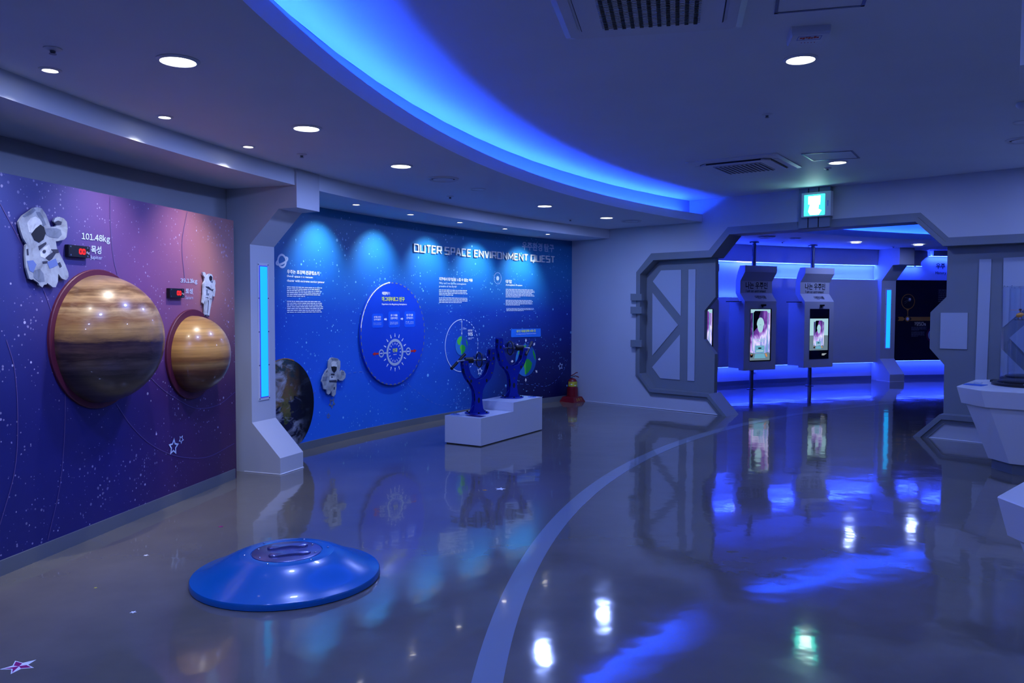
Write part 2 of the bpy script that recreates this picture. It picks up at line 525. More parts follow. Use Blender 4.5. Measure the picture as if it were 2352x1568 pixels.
# ------------------------------------------------------------------ object helpers
def obj(name, g, m, parent=None, smooth=False, world=True, uvs=None):
    vs, fs = g
    me = bpy.data.meshes.new(name)
    off = parent_off(parent) if (world and parent is not None) else None
    if off is not None:
        vs = [off @ V(p) for p in vs]
    me.from_pydata([tuple(p) for p in vs], [], fs)
    if uvs:
        ul = me.uv_layers.new(name='UVMap')
        for lp in me.loops:
            ul.data[lp.index].uv = uvs[lp.vertex_index]
    if len(fs) < 60000:
        bm = bmesh.new()
        bm.from_mesh(me)
        if not uvs:
            bmesh.ops.recalc_face_normals(bm, faces=bm.faces)
        bm.to_mesh(me)
        bm.free()
    me.materials.append(MATS[m])
    if smooth:
        me.polygons.foreach_set('use_smooth', [True] * len(me.polygons))
        try:
            me.set_sharp_from_angle(angle=math.radians(38))
        except Exception:
            pass
    o = bpy.data.objects.new(name, me)
    COL.objects.link(o)
    if parent is not None:
        o.parent = parent
    return o
OFF = {}
def parent_off(p):
    M = Matrix.Identity(4)
    chain = []
    while p is not None:
        chain.append(p)
        p = p.parent
    for q in reversed(chain):
        M = M @ (Matrix.Translation(q.location) @ q.rotation_euler.to_matrix().to_4x4())
    return M.inverted()
def tag(o, label, cat, group=None):
    o['label'] = label
    o['category'] = cat
    if group:
        o['group'] = group
    return o
def thing(name, label, cat, loc=(0, 0, 0), rz=0.0, group=None):
    o = bpy.data.objects.new(name, None)
    COL.objects.link(o)
    o.empty_display_size = 0.1
    o.location = loc
    o.rotation_euler = (0, 0, rz)
    return tag(o, label, cat, group)
def struct(name, g, m, parent=None, **kw):
    o = obj(name, g, m, parent, **kw)
    if parent is None:
        o['kind'] = 'structure'
    return o
def one(name, g, m, label, cat, group=None, **kw):
    """a thing that is one mesh, its origin at the middle of its foot"""
    vs = [V(p) for p in g[0]]
    c = V(((min(p.x for p in vs) + max(p.x for p in vs)) / 2, (min(p.y for p in vs) + max(p.y for p in vs)) / 2, min(p.z for p in vs)))
    o = obj(name, ([p - c for p in vs], g[1]), m, **kw)
    o.location = c
    return tag(o, label, cat, group)
def copy_tree(o, parent=None):
    c = o.copy()
    COL.objects.link(c)
    if parent is not None:
        c.parent = parent
    for ch in list(o.children):
        copy_tree(ch, c)
    return c
def light(name, typ, energy, col, parent, loc=(0, 0, 0), aim=None, **kw):
    d = bpy.data.lights.new(name, typ)
    d.energy = energy
    d.color = col
    for k, v in kw.items():
        setattr(d, k, v)
    o = bpy.data.objects.new(name, d)
    COL.objects.link(o)
    o.parent = parent
    o.location = loc
    if aim is not None:
        o.rotation_euler = V(aim).to_track_quat('-Z', 'Y').to_euler()
    return o

# ------------------------------------------------------------------ print helpers
def text_geo(s, bold=0.0):
    """letters set side by side, scaled to a unit box"""
    G = GLYPH[0.022 if bold > 0.008 else 0.0]
    x, vs, fs = 0.0, [], []
    for ch in s:
        if ch == ' ':
            x += 0.26
            continue
        gv, gf, w = G[ch]
        k = len(vs)
        vs += [(x + p[0], p[1]) for p in gv]
        fs += [tuple(i + k for i in f) for f in gf]
        x += w + (0.06 if ord(ch) < 256 or ord(ch) > 0xFF00 else 0.05)
    x0, x1 = min(p[0] for p in vs), max(p[0] for p in vs)
    y0, y1 = min(p[1] for p in vs), max(p[1] for p in vs)
    return [((p[0] - x0) / (x1 - x0), (p[1] - y0) / (y1 - y0), 0.0) for p in vs], fs
def text_on(s, surf, x0, yt, yb, x1, m, name='lettering', parent=None, off=0.004, bold=0.0):
    vs, fs = text_geo(s, bold)
    P0 = surf.px(x0, yb, off)
    h = surf.px(x0, yt, off).z - P0.z
    w = surf.dist(P0, surf.px(x1, (yt + yb) / 2, off))
    M = surf.frame(P0)
    o = obj(name, ([M(u * w, v * h, 0.0) for u, v, z in vs], fs), m, parent)
    return o
def text_uv(s, M, u, v, w, h, m, name, parent, off=0.004, bold=0.0):
    vs, fs = text_geo(s, bold)
    return obj(name, ([M(u + a * w, v + b * h, off) for a, b, z in vs], fs), m, parent)
def stroke(pts, w, closed=False):
    """2-D ribbon along a polyline with mitred joints; returns a list of quads"""
    n = len(pts)
    P = [V((p[0], p[1])) for p in pts]
    L, R = [], []
    for i in range(n):
        a = P[i] - P[i - 1] if (i > 0 or closed) else P[i + 1] - P[i]
        b = P[(i + 1) % n] - P[i] if (i < n - 1 or closed) else P[i] - P[i - 1]
        a, b = a.normalized(), b.normalized()
        t = (a + b)
        t = t.normalized() if t.length > 1e-6 else a
        nn = V((-t.y, t.x))
        k = min(1 / max(nn.dot(V((-a.y, a.x))), 0.4), 2.2)
        L.append(P[i] + nn * (w / 2 * k))
        R.append(P[i] - nn * (w / 2 * k))
    return [[L[i], L[(i + 1) % n], R[(i + 1) % n], R[i]] for i in range(n if closed else n - 1)]
def flat(polys, M, off=0.004, thick=0.0):
    gs = []
    for p in polys:
        a = [M(q[0], q[1], off + thick) for q in p]
        gs.append(prism(a, [M(q[0], q[1], off) for q in p]) if thick else face(a))
    return join(*gs)
def circ(cx, cy, r, n=40, ry=None):
    return [(cx + r * math.cos(2 * PI * i / n), cy + (ry or r) * math.sin(2 * PI * i / n)) for i in range(n)]
def star_poly(cx, cy, r, rot=0.0, k=0.45):
    return [(cx + (r if i % 2 == 0 else r * k) * math.sin(rot + PI * i / 5), cy + (r if i % 2 == 0 else r * k) * math.cos(rot + PI * i / 5)) for i in range(10)]
def arrow(x0, y0, x1, y1, w, hw=None, hl=None):
    a, b = V((x0, y0)), V((x1, y1))
    d = (b - a)
    L = d.length
    d.normalize()
    n = V((-d.y, d.x))
    hw, hl = hw or w * 2.4, hl or w * 2.2
    k = b - d * min(hl, L * 0.7)
    return [a + n * w / 2, k + n * w / 2, k + n * hw / 2, b, k - n * hw / 2, k - n * w / 2, a - n * w / 2]
def greek(x0, x1, y0, y1, n, seed, last=0.5):
    """lines of print too small to read: rows of word-length dashes"""
    rnd = random.Random(seed)
    out = []
    dy = (y1 - y0) / n
    for i in range(n):
        y = y1 - (i + 0.5) * dy
        end = x1 - (x1 - x0) * (rnd.uniform(0, 0.09) if i < n - 1 else 1 - last)
        x = x0
        while x < end - 0.01:
            w = min(rnd.uniform(0.02, 0.075), end - x)
            out.append([(x, y - dy * 0.24), (x + w, y - dy * 0.24), (x + w, y + dy * 0.24), (x, y + dy * 0.24)])
            x += w + 0.009
    return out
def pxpoly(surf, pts, off, thick):
    a = [surf.px(x, y, off + thick) for x, y in pts]
    return prism(a, [surf.push(p, -thick) for p in a])

# ================================================================== the room
GA, GB = gp(1338.9, 920.6), gp(2231.6, 1015.2)
GW = Plane(GA, GB)                                   # gate wall
PW = Plane(gp(0, 1324.5), gp(541.3, 1098.8))         # face of the left skirting
PM = Plane(gp(0, 1324.5), gp(541.3, 1098.8), -0.012) # left mural face
BW = Arc(RW)                                         # curved wall, runs on into the far room
ZL, ZU, ZS = 2.86, 3.19, 2.71
A_GATE = 134.85
def gu(P):
    return (P - GW.A).dot(GW.d)
def gpt(u, z, off=0.0):
    return GW.A + GW.d * u + V((0, 0, z)) + GW.n * off
FR_OUT = [(1650.8, 953.3), (1623.3, 919.3), (1495, 907.7), (1460.7, 862.8), (1462.5, 625), (1497, 581.8), (1629, 574.8), (1672.9, 521.3), (2114.7, 488.5), (2179, 545.4)]
FR_IN = [(1671.7, 955.5), (1629.4, 904), (1495.8, 892.2), (1472, 857), (1473.5, 630), (1504, 597.5), (1636.8, 590.8), (1678.3, 538.2), (2104.8, 509.4), (2168.3, 565.3)]
RF_OUT = [(2131.5, 1004.3), (2168.2, 972.6)]
RF_IN = [(2098.6, 1000.5), (2159.5, 950.8)]
U_END, U_WALL = 8.3, 13.0

floor = struct('floor', face([V((-9, -6, 0)), V((17, -6, 0)), V((17, 23, 0)), V((-9, 23, 0))]), 'polished_concrete')
stripe_in, stripe_out = 12.165, 12.30
one('floor_stripe', arcbox(stripe_in, stripe_out, 0.0, 0.0012, 96, 200, 140), 'stripe_paint', 'pale grey curved stripe painted across the polished floor', 'floor marking')

ceiling = struct('ceiling', face(list(reversed(ring(C0 + V((0, 0, ZU)), 13.47, 128)))), 'ceiling_paint')
obj('lowered_ring', arcface(13.25, ZL, 15.9, ZL, 74, 208, 140), 'ceiling_paint', ceiling, smooth=True)
obj('cove_lip', join(arcface(13.25, ZL, 13.25, 2.972, 74, 208, 140), arcface(13.25, 2.972, 13.275, 2.972, 74, 208, 140), arcface(13.275, 2.972, 13.275, 2.88, 74, 208, 140), arcface(13.275, 2.88, 13.47, 2.88, 74, 208, 140)), 'ceiling_paint', ceiling, smooth=True)
obj('cove_riser', arcface(13.47, 2.88, 13.47, ZU, 74, 208, 140), 'ceiling_paint', ceiling, smooth=True)
obj('cove_led_strip', arcface(13.42, 2.90, 13.45, 2.90, A_GATE + 0.6, 207, 110), 'led_cove', ceiling)
obj('cove_led_strip', arcface(13.42, 2.90, 13.45, 2.90, 80, A_GATE - 2.2, 60), 'led_cove', ceiling)
obj('soffit_face', arcface(14.95, ZS, 14.95, ZL, A_GATE - 0.2, 208, 110), 'ceiling_paint', ceiling, smooth=True)
obj('soffit_underside', arcface(14.95, ZS, 15.85, ZS, A_GATE - 0.2, 208, 110), 'ceiling_paint', ceiling, smooth=True)

def arc_wall(name, a0, a1, m, z1=ZU, n=70):
    vs, fs, uv = [], [], []
    for i in range(n + 1):
        a = a0 + (a1 - a0) * i / n
        for z in (0, z1):
            vs.append(pol(RW, a, z))
            uv.append((math.radians(a0 - a) * RW, z))
    fs = [(2 * i, 2 * i + 1, 2 * i + 3, 2 * i + 2) for i in range(n)]
    o = struct(name, (vs, fs), m, uvs=uv)
    o.data.polygons.foreach_set('use_smooth', [True] * len(o.data.polygons))
    return o
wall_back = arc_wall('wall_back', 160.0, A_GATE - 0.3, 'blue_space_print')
wall_lr = arc_wall('wall_left_rear', 208, 160.0, 'shaded_white_wall')
wall_far = arc_wall('wall_far', A_GATE - 0.3, 74, 'white_wall')
struct('baseboard_back', arcbox(RW - 0.012, RW - 0.0005, 0, 0.085, 158.6, A_GATE - 0.2, 50), 'skirting')
struct('baseboard_far', arcbox(RW - 0.012, RW - 0.0005, 0, 0.085, A_GATE - 1, 80, 60), 'skirting')
struct('wall_front', ext([V((-9, -5, 0)), V((17, -5, 0)), V((17, -5, ZU)), V((-9, -5, ZU))], (0, -0.1, 0)), 'white_wall')
struct('wall_right_end', ext([V((14.5, -5, 0)), V((14.5, 22, 0)), V((14.5, 22, ZU)), V((14.5, -5, ZU))], (0.1, 0, 0)), 'white_wall')

# left mural: a flat panel standing in front of the curved wall
def panel_uv():
    A, B = PM.A - PM.d * 3.2, PM.px(541.0, 900)
    B = V((B.x, B.y, 0))
    z = 2.376
    q = [A, B, B + V((0, 0, z)), A + V((0, 0, z))]
    g = prism(q, [PM.push(p, -0.05) for p in q])
    uv = [((p - PM.A).dot(PM.d), p.z) for p in g[0]]
    return g, uv
g, uv = panel_uv()
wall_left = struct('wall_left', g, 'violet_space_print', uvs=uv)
bl0, bl1 = PW.A - PW.d * 3.2, PW.A + PW.d * (PW.px(541.3, 1098.8) - PW.A).dot(PW.d)
struct('baseboard_left', ext([bl0, bl1, PW.push(bl1, -0.012), PW.push(bl0, -0.012)], (0, 0, 0.092)), 'skirting')

# gate wall
LC = gpt(-0.27, 0)
zr = GW.px(2179, 545.4).z
outl = [LC] + [GW.px(*p) for p in FR_OUT] + [gpt(U_END, zr), gpt(U_END, 0), gpt(U_WALL, 0), gpt(U_WALL, ZU), LC + V((0, 0, ZU))]
outl[1].z = 0
wall_right = struct('wall_right', prism(outl, [GW.push(p, -0.24) for p in outl]), 'white_wall')
q = [GW.px(*RF_OUT[0]), GW.px(*RF_OUT[1])]
q[0].z = 0
zf = q[1].z
q += [gpt(U_END, zf), gpt(U_END, 0)]
obj('plinth_infill', prism(q, [GW.push(p, -0.2) for p in q]), 'white_wall', wall_right)
obj('floor_seal', tube([gpt(-0.2, 0.004, 0.004), GW.px(1650, 953, 0.004) * 1.0 + V((0, 0, 0.004))], 0.006, 6), 'seal_white', wall_right)
obj('floor_seal', tube([gpt(gu(GW.px(2131.5, 1004.3)), 0.004, 0.004), gpt(U_END, 0.004, 0.004)], 0.006, 6), 'seal_white', wall_right)

trim = bpy.data.objects.new('trim_1', None)
COL.objects.link(trim)
trim.location = gpt(1.8, 0)
trim['kind'] = 'structure'
trim['label'] = 'grey angular frame around the wide spaceship gateway'
def band(name, outs, ins, k0, k1, f, b, tail):
    """a strip between the fractions k0..k1 of the frame width, from depth b to f"""
    rs = []
    for (ox, oy), (ix, iy) in zip(outs, ins):
        O_, I_ = GW.px(ox, oy), GW.px(ix, iy)
        p, q_ = O_.lerp(I_, k0), O_.lerp(I_, k1)
        rs.append([p, q_])
    if tail:
        p, q_ = rs[-1]
        rs.append([gpt(U_END, p.z), gpt(U_END, q_.z)])
    for r in (rs[0],):
        r[0].z = r[1].z = 0.0
    return obj(name, loft([[GW.push(p, f), GW.push(q_, f), GW.push(q_, b), GW.push(p, b)] for p, q_ in rs]), 'gate_grey', trim)
band('outer_band', FR_OUT, FR_IN, 0.0, 0.5, 0.015, -0.02, True)
band('inner_band', FR_OUT, FR_IN, 0.5, 1.0, 0.04, -0.33, True)
band('outer_band', RF_OUT, RF_IN, 0.0, 0.48, 0.015, -0.02, True)
band('inner_band', RF_OUT, RF_IN, 0.48, 1.0, 0.04, -0.33, True)

def leaf(name, outline, plates, label):
    d = bpy.data.objects.new(name, None)
    COL.objects.link(d)
    P = GW.px(*outline[0])
    d.location = (P.x, P.y, 0)
    d['kind'] = 'structure'
    d['label'] = label
    a = [GW.px(x, y, -0.15) for x, y in outline]
    obj('leaf_slab', prism(a, [GW.push(p, -0.09) for p in a]), 'gate_grey', d)
    for nm, pl in plates:
        obj(nm, pxpoly(GW, pl, -0.15, 0.012), 'gate_plate', d)
    return d
d1 = leaf('door_1', [(1643.3, 585), (1643.7, 681.7), (1618.2, 713.4), (1617, 778.6), (1641.7, 812.8), (1640, 906), (1492, 897), (1466, 868), (1466, 622), (1500, 586)],
     [('inset_plate', [(1499.4, 646.1), (1518.2, 620.8), (1564.5, 619.4), (1563.7, 725.8)]),
      ('inset_plate', [(1498.6, 673.3), (1557, 746.3), (1498, 816.4)]),
      ('inset_plate', [(1561.7, 767.9), (1561.2, 872), (1516.3, 868.4), (1497.7, 843.1)]),
      ('inset_strip', [(1581.4, 618.6), (1597.7, 618), (1594.6, 874.8), (1578.6, 874)])],
     'notched grey gate leaf with pale triangular plates, beside the fire extinguisher wall')
for y0, y1 in ((674.2, 690), (704, 720.5), (780.5, 796.8)):
    obj('hinge_block', pxpoly(GW, [(1448, y0), (1473.5, y0 + 0.5), (1473.5, y1), (1448, y1 - 0.5)], 0.0, 0.07), 'gate_grey', d1)
d2 = leaf('door_2', [(2176.7, 556), (2173.7, 681.6), (2137, 717.2), (2135, 799.4), (2168.6, 837.7), (2166.6, 962), (2760, 1024), (2760, 520)],
     [('inset_square', [(2160.7, 718), (2222.7, 718), (2220.8, 802), (2158.7, 800)]),
      ('inset_strip', [(2249.6, 595.4), (2277.3, 594.6), (2264.5, 915), (2238, 912)]),
      ('inset_plate', [(2305, 592), (2420, 586), (2455, 622), (2303, 752)]),
      ('inset_plate', [(2318, 776), (2462, 652), (2455, 912)]),
      ('inset_plate', [(2299, 800), (2450, 950), (2430, 968), (2293, 955)])],
     'notched grey gate leaf with a pale square plate, behind the display counter')
# cable duct behind the exit sign
dk = thing('cable_duct', 'grey boxed cable duct running from ceiling to gate frame behind the exit sign', 'duct', gpt(gu(GW.px(1876, 470)), 2.62))
for a, b in ((1840, 1861.5), (1862.5, 1885), (1886, 1912)):
    pts = [GW.px(a, 470), GW.px(b, 470)]
    z0, z1 = GW.px(1862, 524).z, ZU - 0.002
    qq = [V((pts[0].x, pts[0].y, z0)), V((pts[1].x, pts[1].y, z0)), V((pts[1].x, pts[1].y, z1)), V((pts[0].x, pts[0].y, z1))]
    qq = [GW.push(p, 0.075) for p in qq]
    obj('duct_cover', prism(qq, [GW.push(p, -0.074) for p in qq]), 'conduit_grey', dk)
for a in (1862, 1885.5):
    p0 = GW.px(a, 470)
    obj('joint', ext([gpt(gu(p0) - 0.008, z0 + 0.001, 0.076), gpt(gu(p0) + 0.008, z0 + 0.001, 0.076), gpt(gu(p0) + 0.008, z1, 0.076), gpt(gu(p0) - 0.008, z1, 0.076)], -GW.n * 0.02), 'dark_gap', dk)

# ================================================================== columns
def column(label, ang):
    t = thing('column', label, 'column', pol(15.45, ang), math.radians(ang), 'angular columns along the curved wall')
    pr = [(15.14, 0), (15.14, 0.158), (15.458, 0.48), (15.458, 2.177), (15.131, 2.5), (14.93, 2.505), (14.93, ZL - 0.002), (15.725, ZL - 0.002), (15.725, 0)]
    hw = 0.1835
    L = lambda s: [V((r - 15.45, s * hw, z)) for r, z in pr]
    obj('body', prism(L(-1), L(1)), 'white_wall', t, world=False)
    x = 15.458 - 15.45
    fr = obj('light_frame', box((x - 0.004, 0, 1.345), 0.008, 0.165, 1.33), 'plastic_white', t, world=False)
    obj('light_edge', box((x - 0.009, 0, 1.345), 0.004, 0.125, 1.28), 'led_edge', t, world=False)
    obj('light_lens', box((x - 0.012, 0, 1.345), 0.008, 0.104, 1.262), 'led_panel', t, world=False)
    for y in (-0.073, 0.073):
        for z in (0.695, 1.02, 1.345, 1.67, 1.995):
            obj('screw', cyl((x - 0.012, y, z), (x - 0.004, y, z), 0.006, n=8), 'steel_dark', t, world=False)
    obj('floor_seal', join(tube([V((-0.313, -hw, 0.004)), V((-0.313, hw, 0.004))], 0.006, 6), tube([V((-0.313, hw, 0.004)), V((0.1, hw, 0.004))], 0.006, 6)), 'seal_white', t, world=False)
    return t
column('white angular column with a glowing cyan strip between the violet and blue murals', 159.96)
column('white angular column with a glowing cyan strip beside the black history wall in the next room', 104.55)

# ================================================================== lamps and ceiling fittings
def place(proto, label, loc, rz=0.0):
    c = copy_tree(proto)
    c.location = loc
    c.rotation_euler.z = rz
    c['label'] = label
    return c
def downlight(label, loc, grp, r=0.085, e=DOWNLIGHT_W):
    t = thing('downlight', label, 'ceiling light', loc, 0, grp)
    obj('trim_ring', lathe([(r + 0.022, 0.0), (r + 0.022, -0.004), (r + 0.004, -0.012), (r, -0.004), (r, 0.0)], 36, cap=False), 'plastic_white', t, smooth=True, world=False)
    obj('lens', face(list(reversed(ring((0, 0, -0.004), r, 36)))), 'lamp_face', t, world=False)
    light('lamp', 'AREA', e, LAMP_COL, t, (0, 0, -0.014), shape='DISK', size=2 * r * 0.95)
    return t
dl = [((409, 138), 'largest bright round downlight in the lowered ceiling above the violet mural'),
      ((704, 293), 'second bright round downlight along the blue cove from the left'),
      ((921, 380), 'third round downlight along the cove, beside the round air diffuser'),
      ((1251, 472), 'fourth round downlight along the cove, above the title lettering'),
      ((1393, 499), 'farthest downlight along the cove, beside the small air diffuser')]
for p, lb in dl:
    downlight(lb, gp(*p, ZL), 'downlights in the lowered ceiling ring')
# two more of the same row, over the viewer's left shoulder
for a in (179.4, 185.9):
    downlight('round downlight of the lowered ceiling ring beyond the left picture edge', pol(13.94, a, ZL), 'downlights beyond the picture edge')
downlight('bright round downlight below the square white ceiling unit', gp(1839, 135, ZU), 'downlights in the upper ceiling')
downlight('smaller looking downlight beside the far air conditioner', gp(1924, 372, ZU), 'downlights in the upper ceiling')
for x, y in ((1.4, 1.4), (4.6, 5.0), (6.1, 7.75), (4.4, 1.0), (7.5, 3.6)):
    downlight('round downlight of the upper ceiling beyond the right picture edge', (x, y, ZU), 'downlights beyond the picture edge')
downlight('left of two downlights in the next room, seen through the gateway', gp(1966, 556.5, ZL - 0.01), 'downlights in the next room', e=11)
downlight('right of two downlights in the next room, above the history wall', gp(2109.5, 562, ZL - 0.01), 'downlights in the next room', e=11)

def spot(label, loc, aim, grp, e, size, blend, col=(0.86, 0.94, 1.0)):
    t = thing('spotlight', label, 'spotlight', loc, 0, grp)
    r = 0.036
    obj('trim_ring', lathe([(r + 0.02, 0.0), (r + 0.02, -0.003), (r + 0.004, -0.008), (r, -0.003), (r, 0.0)], 28, cap=False), 'plastic_white', t, smooth=True, world=False)
    obj('lens', face(list(reversed(ring((0, 0, -0.003), r, 28)))), 'lamp_face_warm', t, world=False)
    light('lamp', 'SPOT', e, col, t, (0, 0, -0.02), aim=aim, spot_size=math.radians(size), spot_blend=blend, shadow_soft_size=0.025)
    return t
nm = ['nearest the column', 'second from the column', 'middle of the five', 'fourth from the column', 'farthest from the column']
for (p, k) in zip([(818, 469), (943, 491.7), (1056, 510), (1160, 524.5), (1258, 537)], nm):
    P = gp(*p, ZS)
    out = V((P.x - C0.x, P.y - C0.y, 0)).normalized()
    spot('small spotlight over the blue mural, ' + k, P, out * 0.72 + V((0, 0, -1.0)), 'wall spotlights over the blue mural', SPOT_W, 84, 1.0)
for (p, k) in zip([(115, 160), (378, 268), (570, 336)], ['leftmost, beside a smoke detector', 'between the two planets', 'nearest the column']):
    P = gp(*p, ZL)
    out = V((P.x - C0.x, P.y - C0.y, 0)).normalized()
    spot('small tilted spotlight over the violet mural, ' + k, P, out * 0.38 + V((0, 0, -1.0)), 'spotlights over the violet mural', PLANET_SPOT_W, 86, 1.0, (1.0, 0.95, 0.88))

def diffuser(label, loc, r, grp='round air diffusers'):
    t = thing('air_diffuser', label, 'air vent', loc, 0, grp)
    obj('rim', lathe([(r, 0), (r, -0.006), (r * 0.9, -0.016), (r * 0.78, -0.004), (r * 0.78, 0)], 40, cap=False), 'plastic_white', t, smooth=True, world=False)
    obj('inner_cone', lathe([(r * 0.62, -0.002), (r * 0.66, -0.012), (r * 0.5, -0.014), (r * 0.4, -0.004)], 40), 'plastic_white', t, smooth=True, world=False)
    obj('slot', face(list(reversed(ring((0, 0, -0.001), r * 0.8, 40)))), 'dark_gap', t, world=False)
    return t
diffuser('round air diffuser beside the third downlight over the blue mural', gp(1018, 410, ZL), 0.155)
diffuser('small round air diffuser near the far end of the curved cove', gp(1450, 507, ZL), 0.15)
diffuser('round air diffuser at the right picture edge', gp(2352, 320.5, ZU), 0.155)
diffuser('flat round air diffuser in the next room above the left kiosk', gp(1760, 544, ZL - 0.01), 0.155)
def disc_cover(label, P, r):
    one('ceiling_cover', lathe([(r, 0), (r, -0.004), (r * 0.9, -0.009), (r * 0.86, -0.005), (0.0, -0.005)], 36, P, cap=False), 'plastic_white', label, 'ceiling cover', smooth=True)
disc_cover('thin round blank cover to the right of the round air diffuser', gp(1098, 434, ZL), 0.085)
disc_cover('round blank cover in the next room between the two kiosk poles', gp(1827, 548, ZL - 0.01), 0.1)
disc_cover('round blank cover at the right picture edge above a diffuser', gp(2349, 280, ZU), 0.075)
def sprinkler(label, P, k=1.0):
    t = thing('sprinkler', label, 'sprinkler', P, 0, 'ceiling sprinklers and sensors')
    obj('escutcheon', lathe([(0.042 * k, 0), (0.042 * k, -0.005), (0.02 * k, -0.012), (0.012 * k, -0.012)], 24), 'plastic_white', t, smooth=True, world=False)
    obj('head', lathe([(0.012 * k, -0.012), (0.013 * k, -0.02), (0.006 * k, -0.024), (0.017 * k, -0.027), (0.017 * k, -0.029)], 16), 'steel_dark', t, smooth=True, world=False)
for p, z, lb in [((121, 111), ZL, 'dark sprinkler head above the leftmost tilted spotlight'), ((693, 354), ZL, 'sprinkler head below the second downlight'), ((1034, 450.5), ZL, 'sprinkler head below the round air diffuser'),
                 ((1310, 503), ZL, 'sprinkler head between the last two cove downlights'), ((1762, 262), ZU, 'sprinkler head alone in the middle of the upper ceiling'), ((1901, 386), ZU, 'sprinkler head below the far upper downlight'),
                 ((1797, 555), ZL - 0.01, 'tiny sprinkler head in the next room between the kiosk poles'), ((2052, 565.5), ZL - 0.01, 'tiny sprinkler head in the next room between its two downlights')]:
    sprinkler(lb, gp(*p, z))

def cassette(label, corners_mid, ux, s):
    """square four-way ceiling air conditioner, side s, one edge along ux"""
    t = thing('air_conditioner', label, 'air conditioner', corners_mid, math.atan2(ux[1], ux[0]), 'ceiling air conditioners')
    h = s / 2
    def sq(k, z, c):
        a = k * h
        return [V((x, y, z)) for x, y in [(-a + c, -a), (a - c, -a), (a, -a + c), (a, a - c), (a - c, a), (-a + c, a), (-a, a - c), (-a, -a + c)]]
    obj('panel', loft([sq(1.0, 0.0, 0.02), sq(1.0, -0.010, 0.02), sq(0.93, -0.022, 0.03)]), 'plastic_white', t, world=False)
    obj('seam', loft([sq(0.785, -0.020, 0.06), sq(0.785, -0.0238, 0.06)]), 'dark_gap', t, world=False)
    gr = obj('grille', loft([sq(0.765, -0.020, 0.06), sq(0.765, -0.041, 0.06)]), 'plastic_white', t, world=False)
    w = 0.53 * h
    obj('grille_recess', box((0, 0, -0.0415), 2 * w, 2 * w, 0.002), 'dark_gap', gr, world=False)
    n = 11
    dx = 2 * w / n
    for i in range(n):
        x = -w + (i + 0.5) * dx
        obj('grille_bar', box((x, 0, -0.045), dx * 0.52, 2 * w, 0.006), 'steel_blue_grille' if False else 'plastic_white', gr, world=False)
    m2 = 22
    cross = [box((0, -w + (j + 0.5) * 2 * w / m2, -0.0445), 2 * w, 0.010, 0.007) for j in range(m2)]
    obj('grille_crossbars', join(*cross), 'plastic_white', gr, world=False)
    slits = []
    for i in range(n):
        x = -w + (i + 0.5) * dx
        for j in range(m2):
            slits.append(box((x, -w + (j + 0.98) * 2 * w / m2, -0.0485), dx * 0.42, 0.008, 0.002))
    obj('grille_slits', join(*slits), 'dark_gap', gr, world=False)['kind'] = 'stuff'
    for k in range(4):
        R = Matrix.Rotation(k * PI / 2, 4, 'Z')
        ve = box((0, -0.767 * h, -0.031), 1.2 * h, 0.006, 0.016)
        obj('outlet', ([R @ p for p in ve[0]], ve[1]), 'dark_gap', t, world=False)
        fl = box((0, -0.865 * h, -0.0225), 1.2 * h, 0.10 * h, 0.006)
        obj('flap', ([R @ p for p in fl[0]], fl[1]), 'plastic_white', t, world=False)
    return t
cn = [gp(*p, ZU) for p in [(1572.5, 372), (1781.4, 350), (1843.6, 383.6), (1647.5, 401)]]
cm = sum(cn, V()) / 4
cassette('square white ceiling air conditioner near the exit sign', cm, cn[1] - cn[0], 1.0)
b0, b1 = gp(1301, 87.3, ZU), gp(1703, 61, ZU)
ux = (b1 - b0).normalized()
cassette('large square white ceiling air conditioner cut off by the top picture edge', (b0 + b1) / 2 + V((ux.y, -ux.x, 0)) * 0.5, ux, 1.0)

# square ceiling unit with a red print
q4 = [gp(*p, ZU) for p in [(1818, 92), (1886, 88), (1896, 52), (1826, 56)]]
cu = sum(q4, V()) / 4
t = thing('ceiling_unit', 'white square ceiling unit with a small red framed print', 'ceiling unit', cu, math.atan2((q4[1] - q4[0]).y, (q4[1] - q4[0]).x))
a = 0.105
obj('body', loft([[V((x * a * k, y * a * k, z)) for x, y in ((-1, -1), (1, -1), (1, 1), (-1, 1))] for k, z in ((1, 0), (1, -0.035), (0.93, -0.05))]), 'plastic_white', t, world=False)
for (x0, y0, x1, y1) in ((-0.065, -0.075, 0.065, -0.072), (-0.065, -0.012, 0.065, -0.009), (-0.065, -0.075, -0.062, -0.009), (0.062, -0.075, 0.065, -0.009)):
    obj('print_frame', box(((x0 + x1) / 2, (y0 + y1) / 2, -0.0505), x1 - x0, y1 - y0, 0.001), 'label_blue', t, world=False)
obj('red_print', join(*[box((-0.045 + i * 0.015, -0.045 + 0.006 * math.sin(i * 2.1), -0.0505), 0.013, 0.02 + 0.012 * (i % 2), 0.001) for i in range(7)]), 'print_red', t, world=False)
for i in range(5):
    obj('indicator', box((-0.03 + i * 0.018, 0.04, -0.0505), 0.005, 0.008, 0.001), 'print_red', t, world=False)
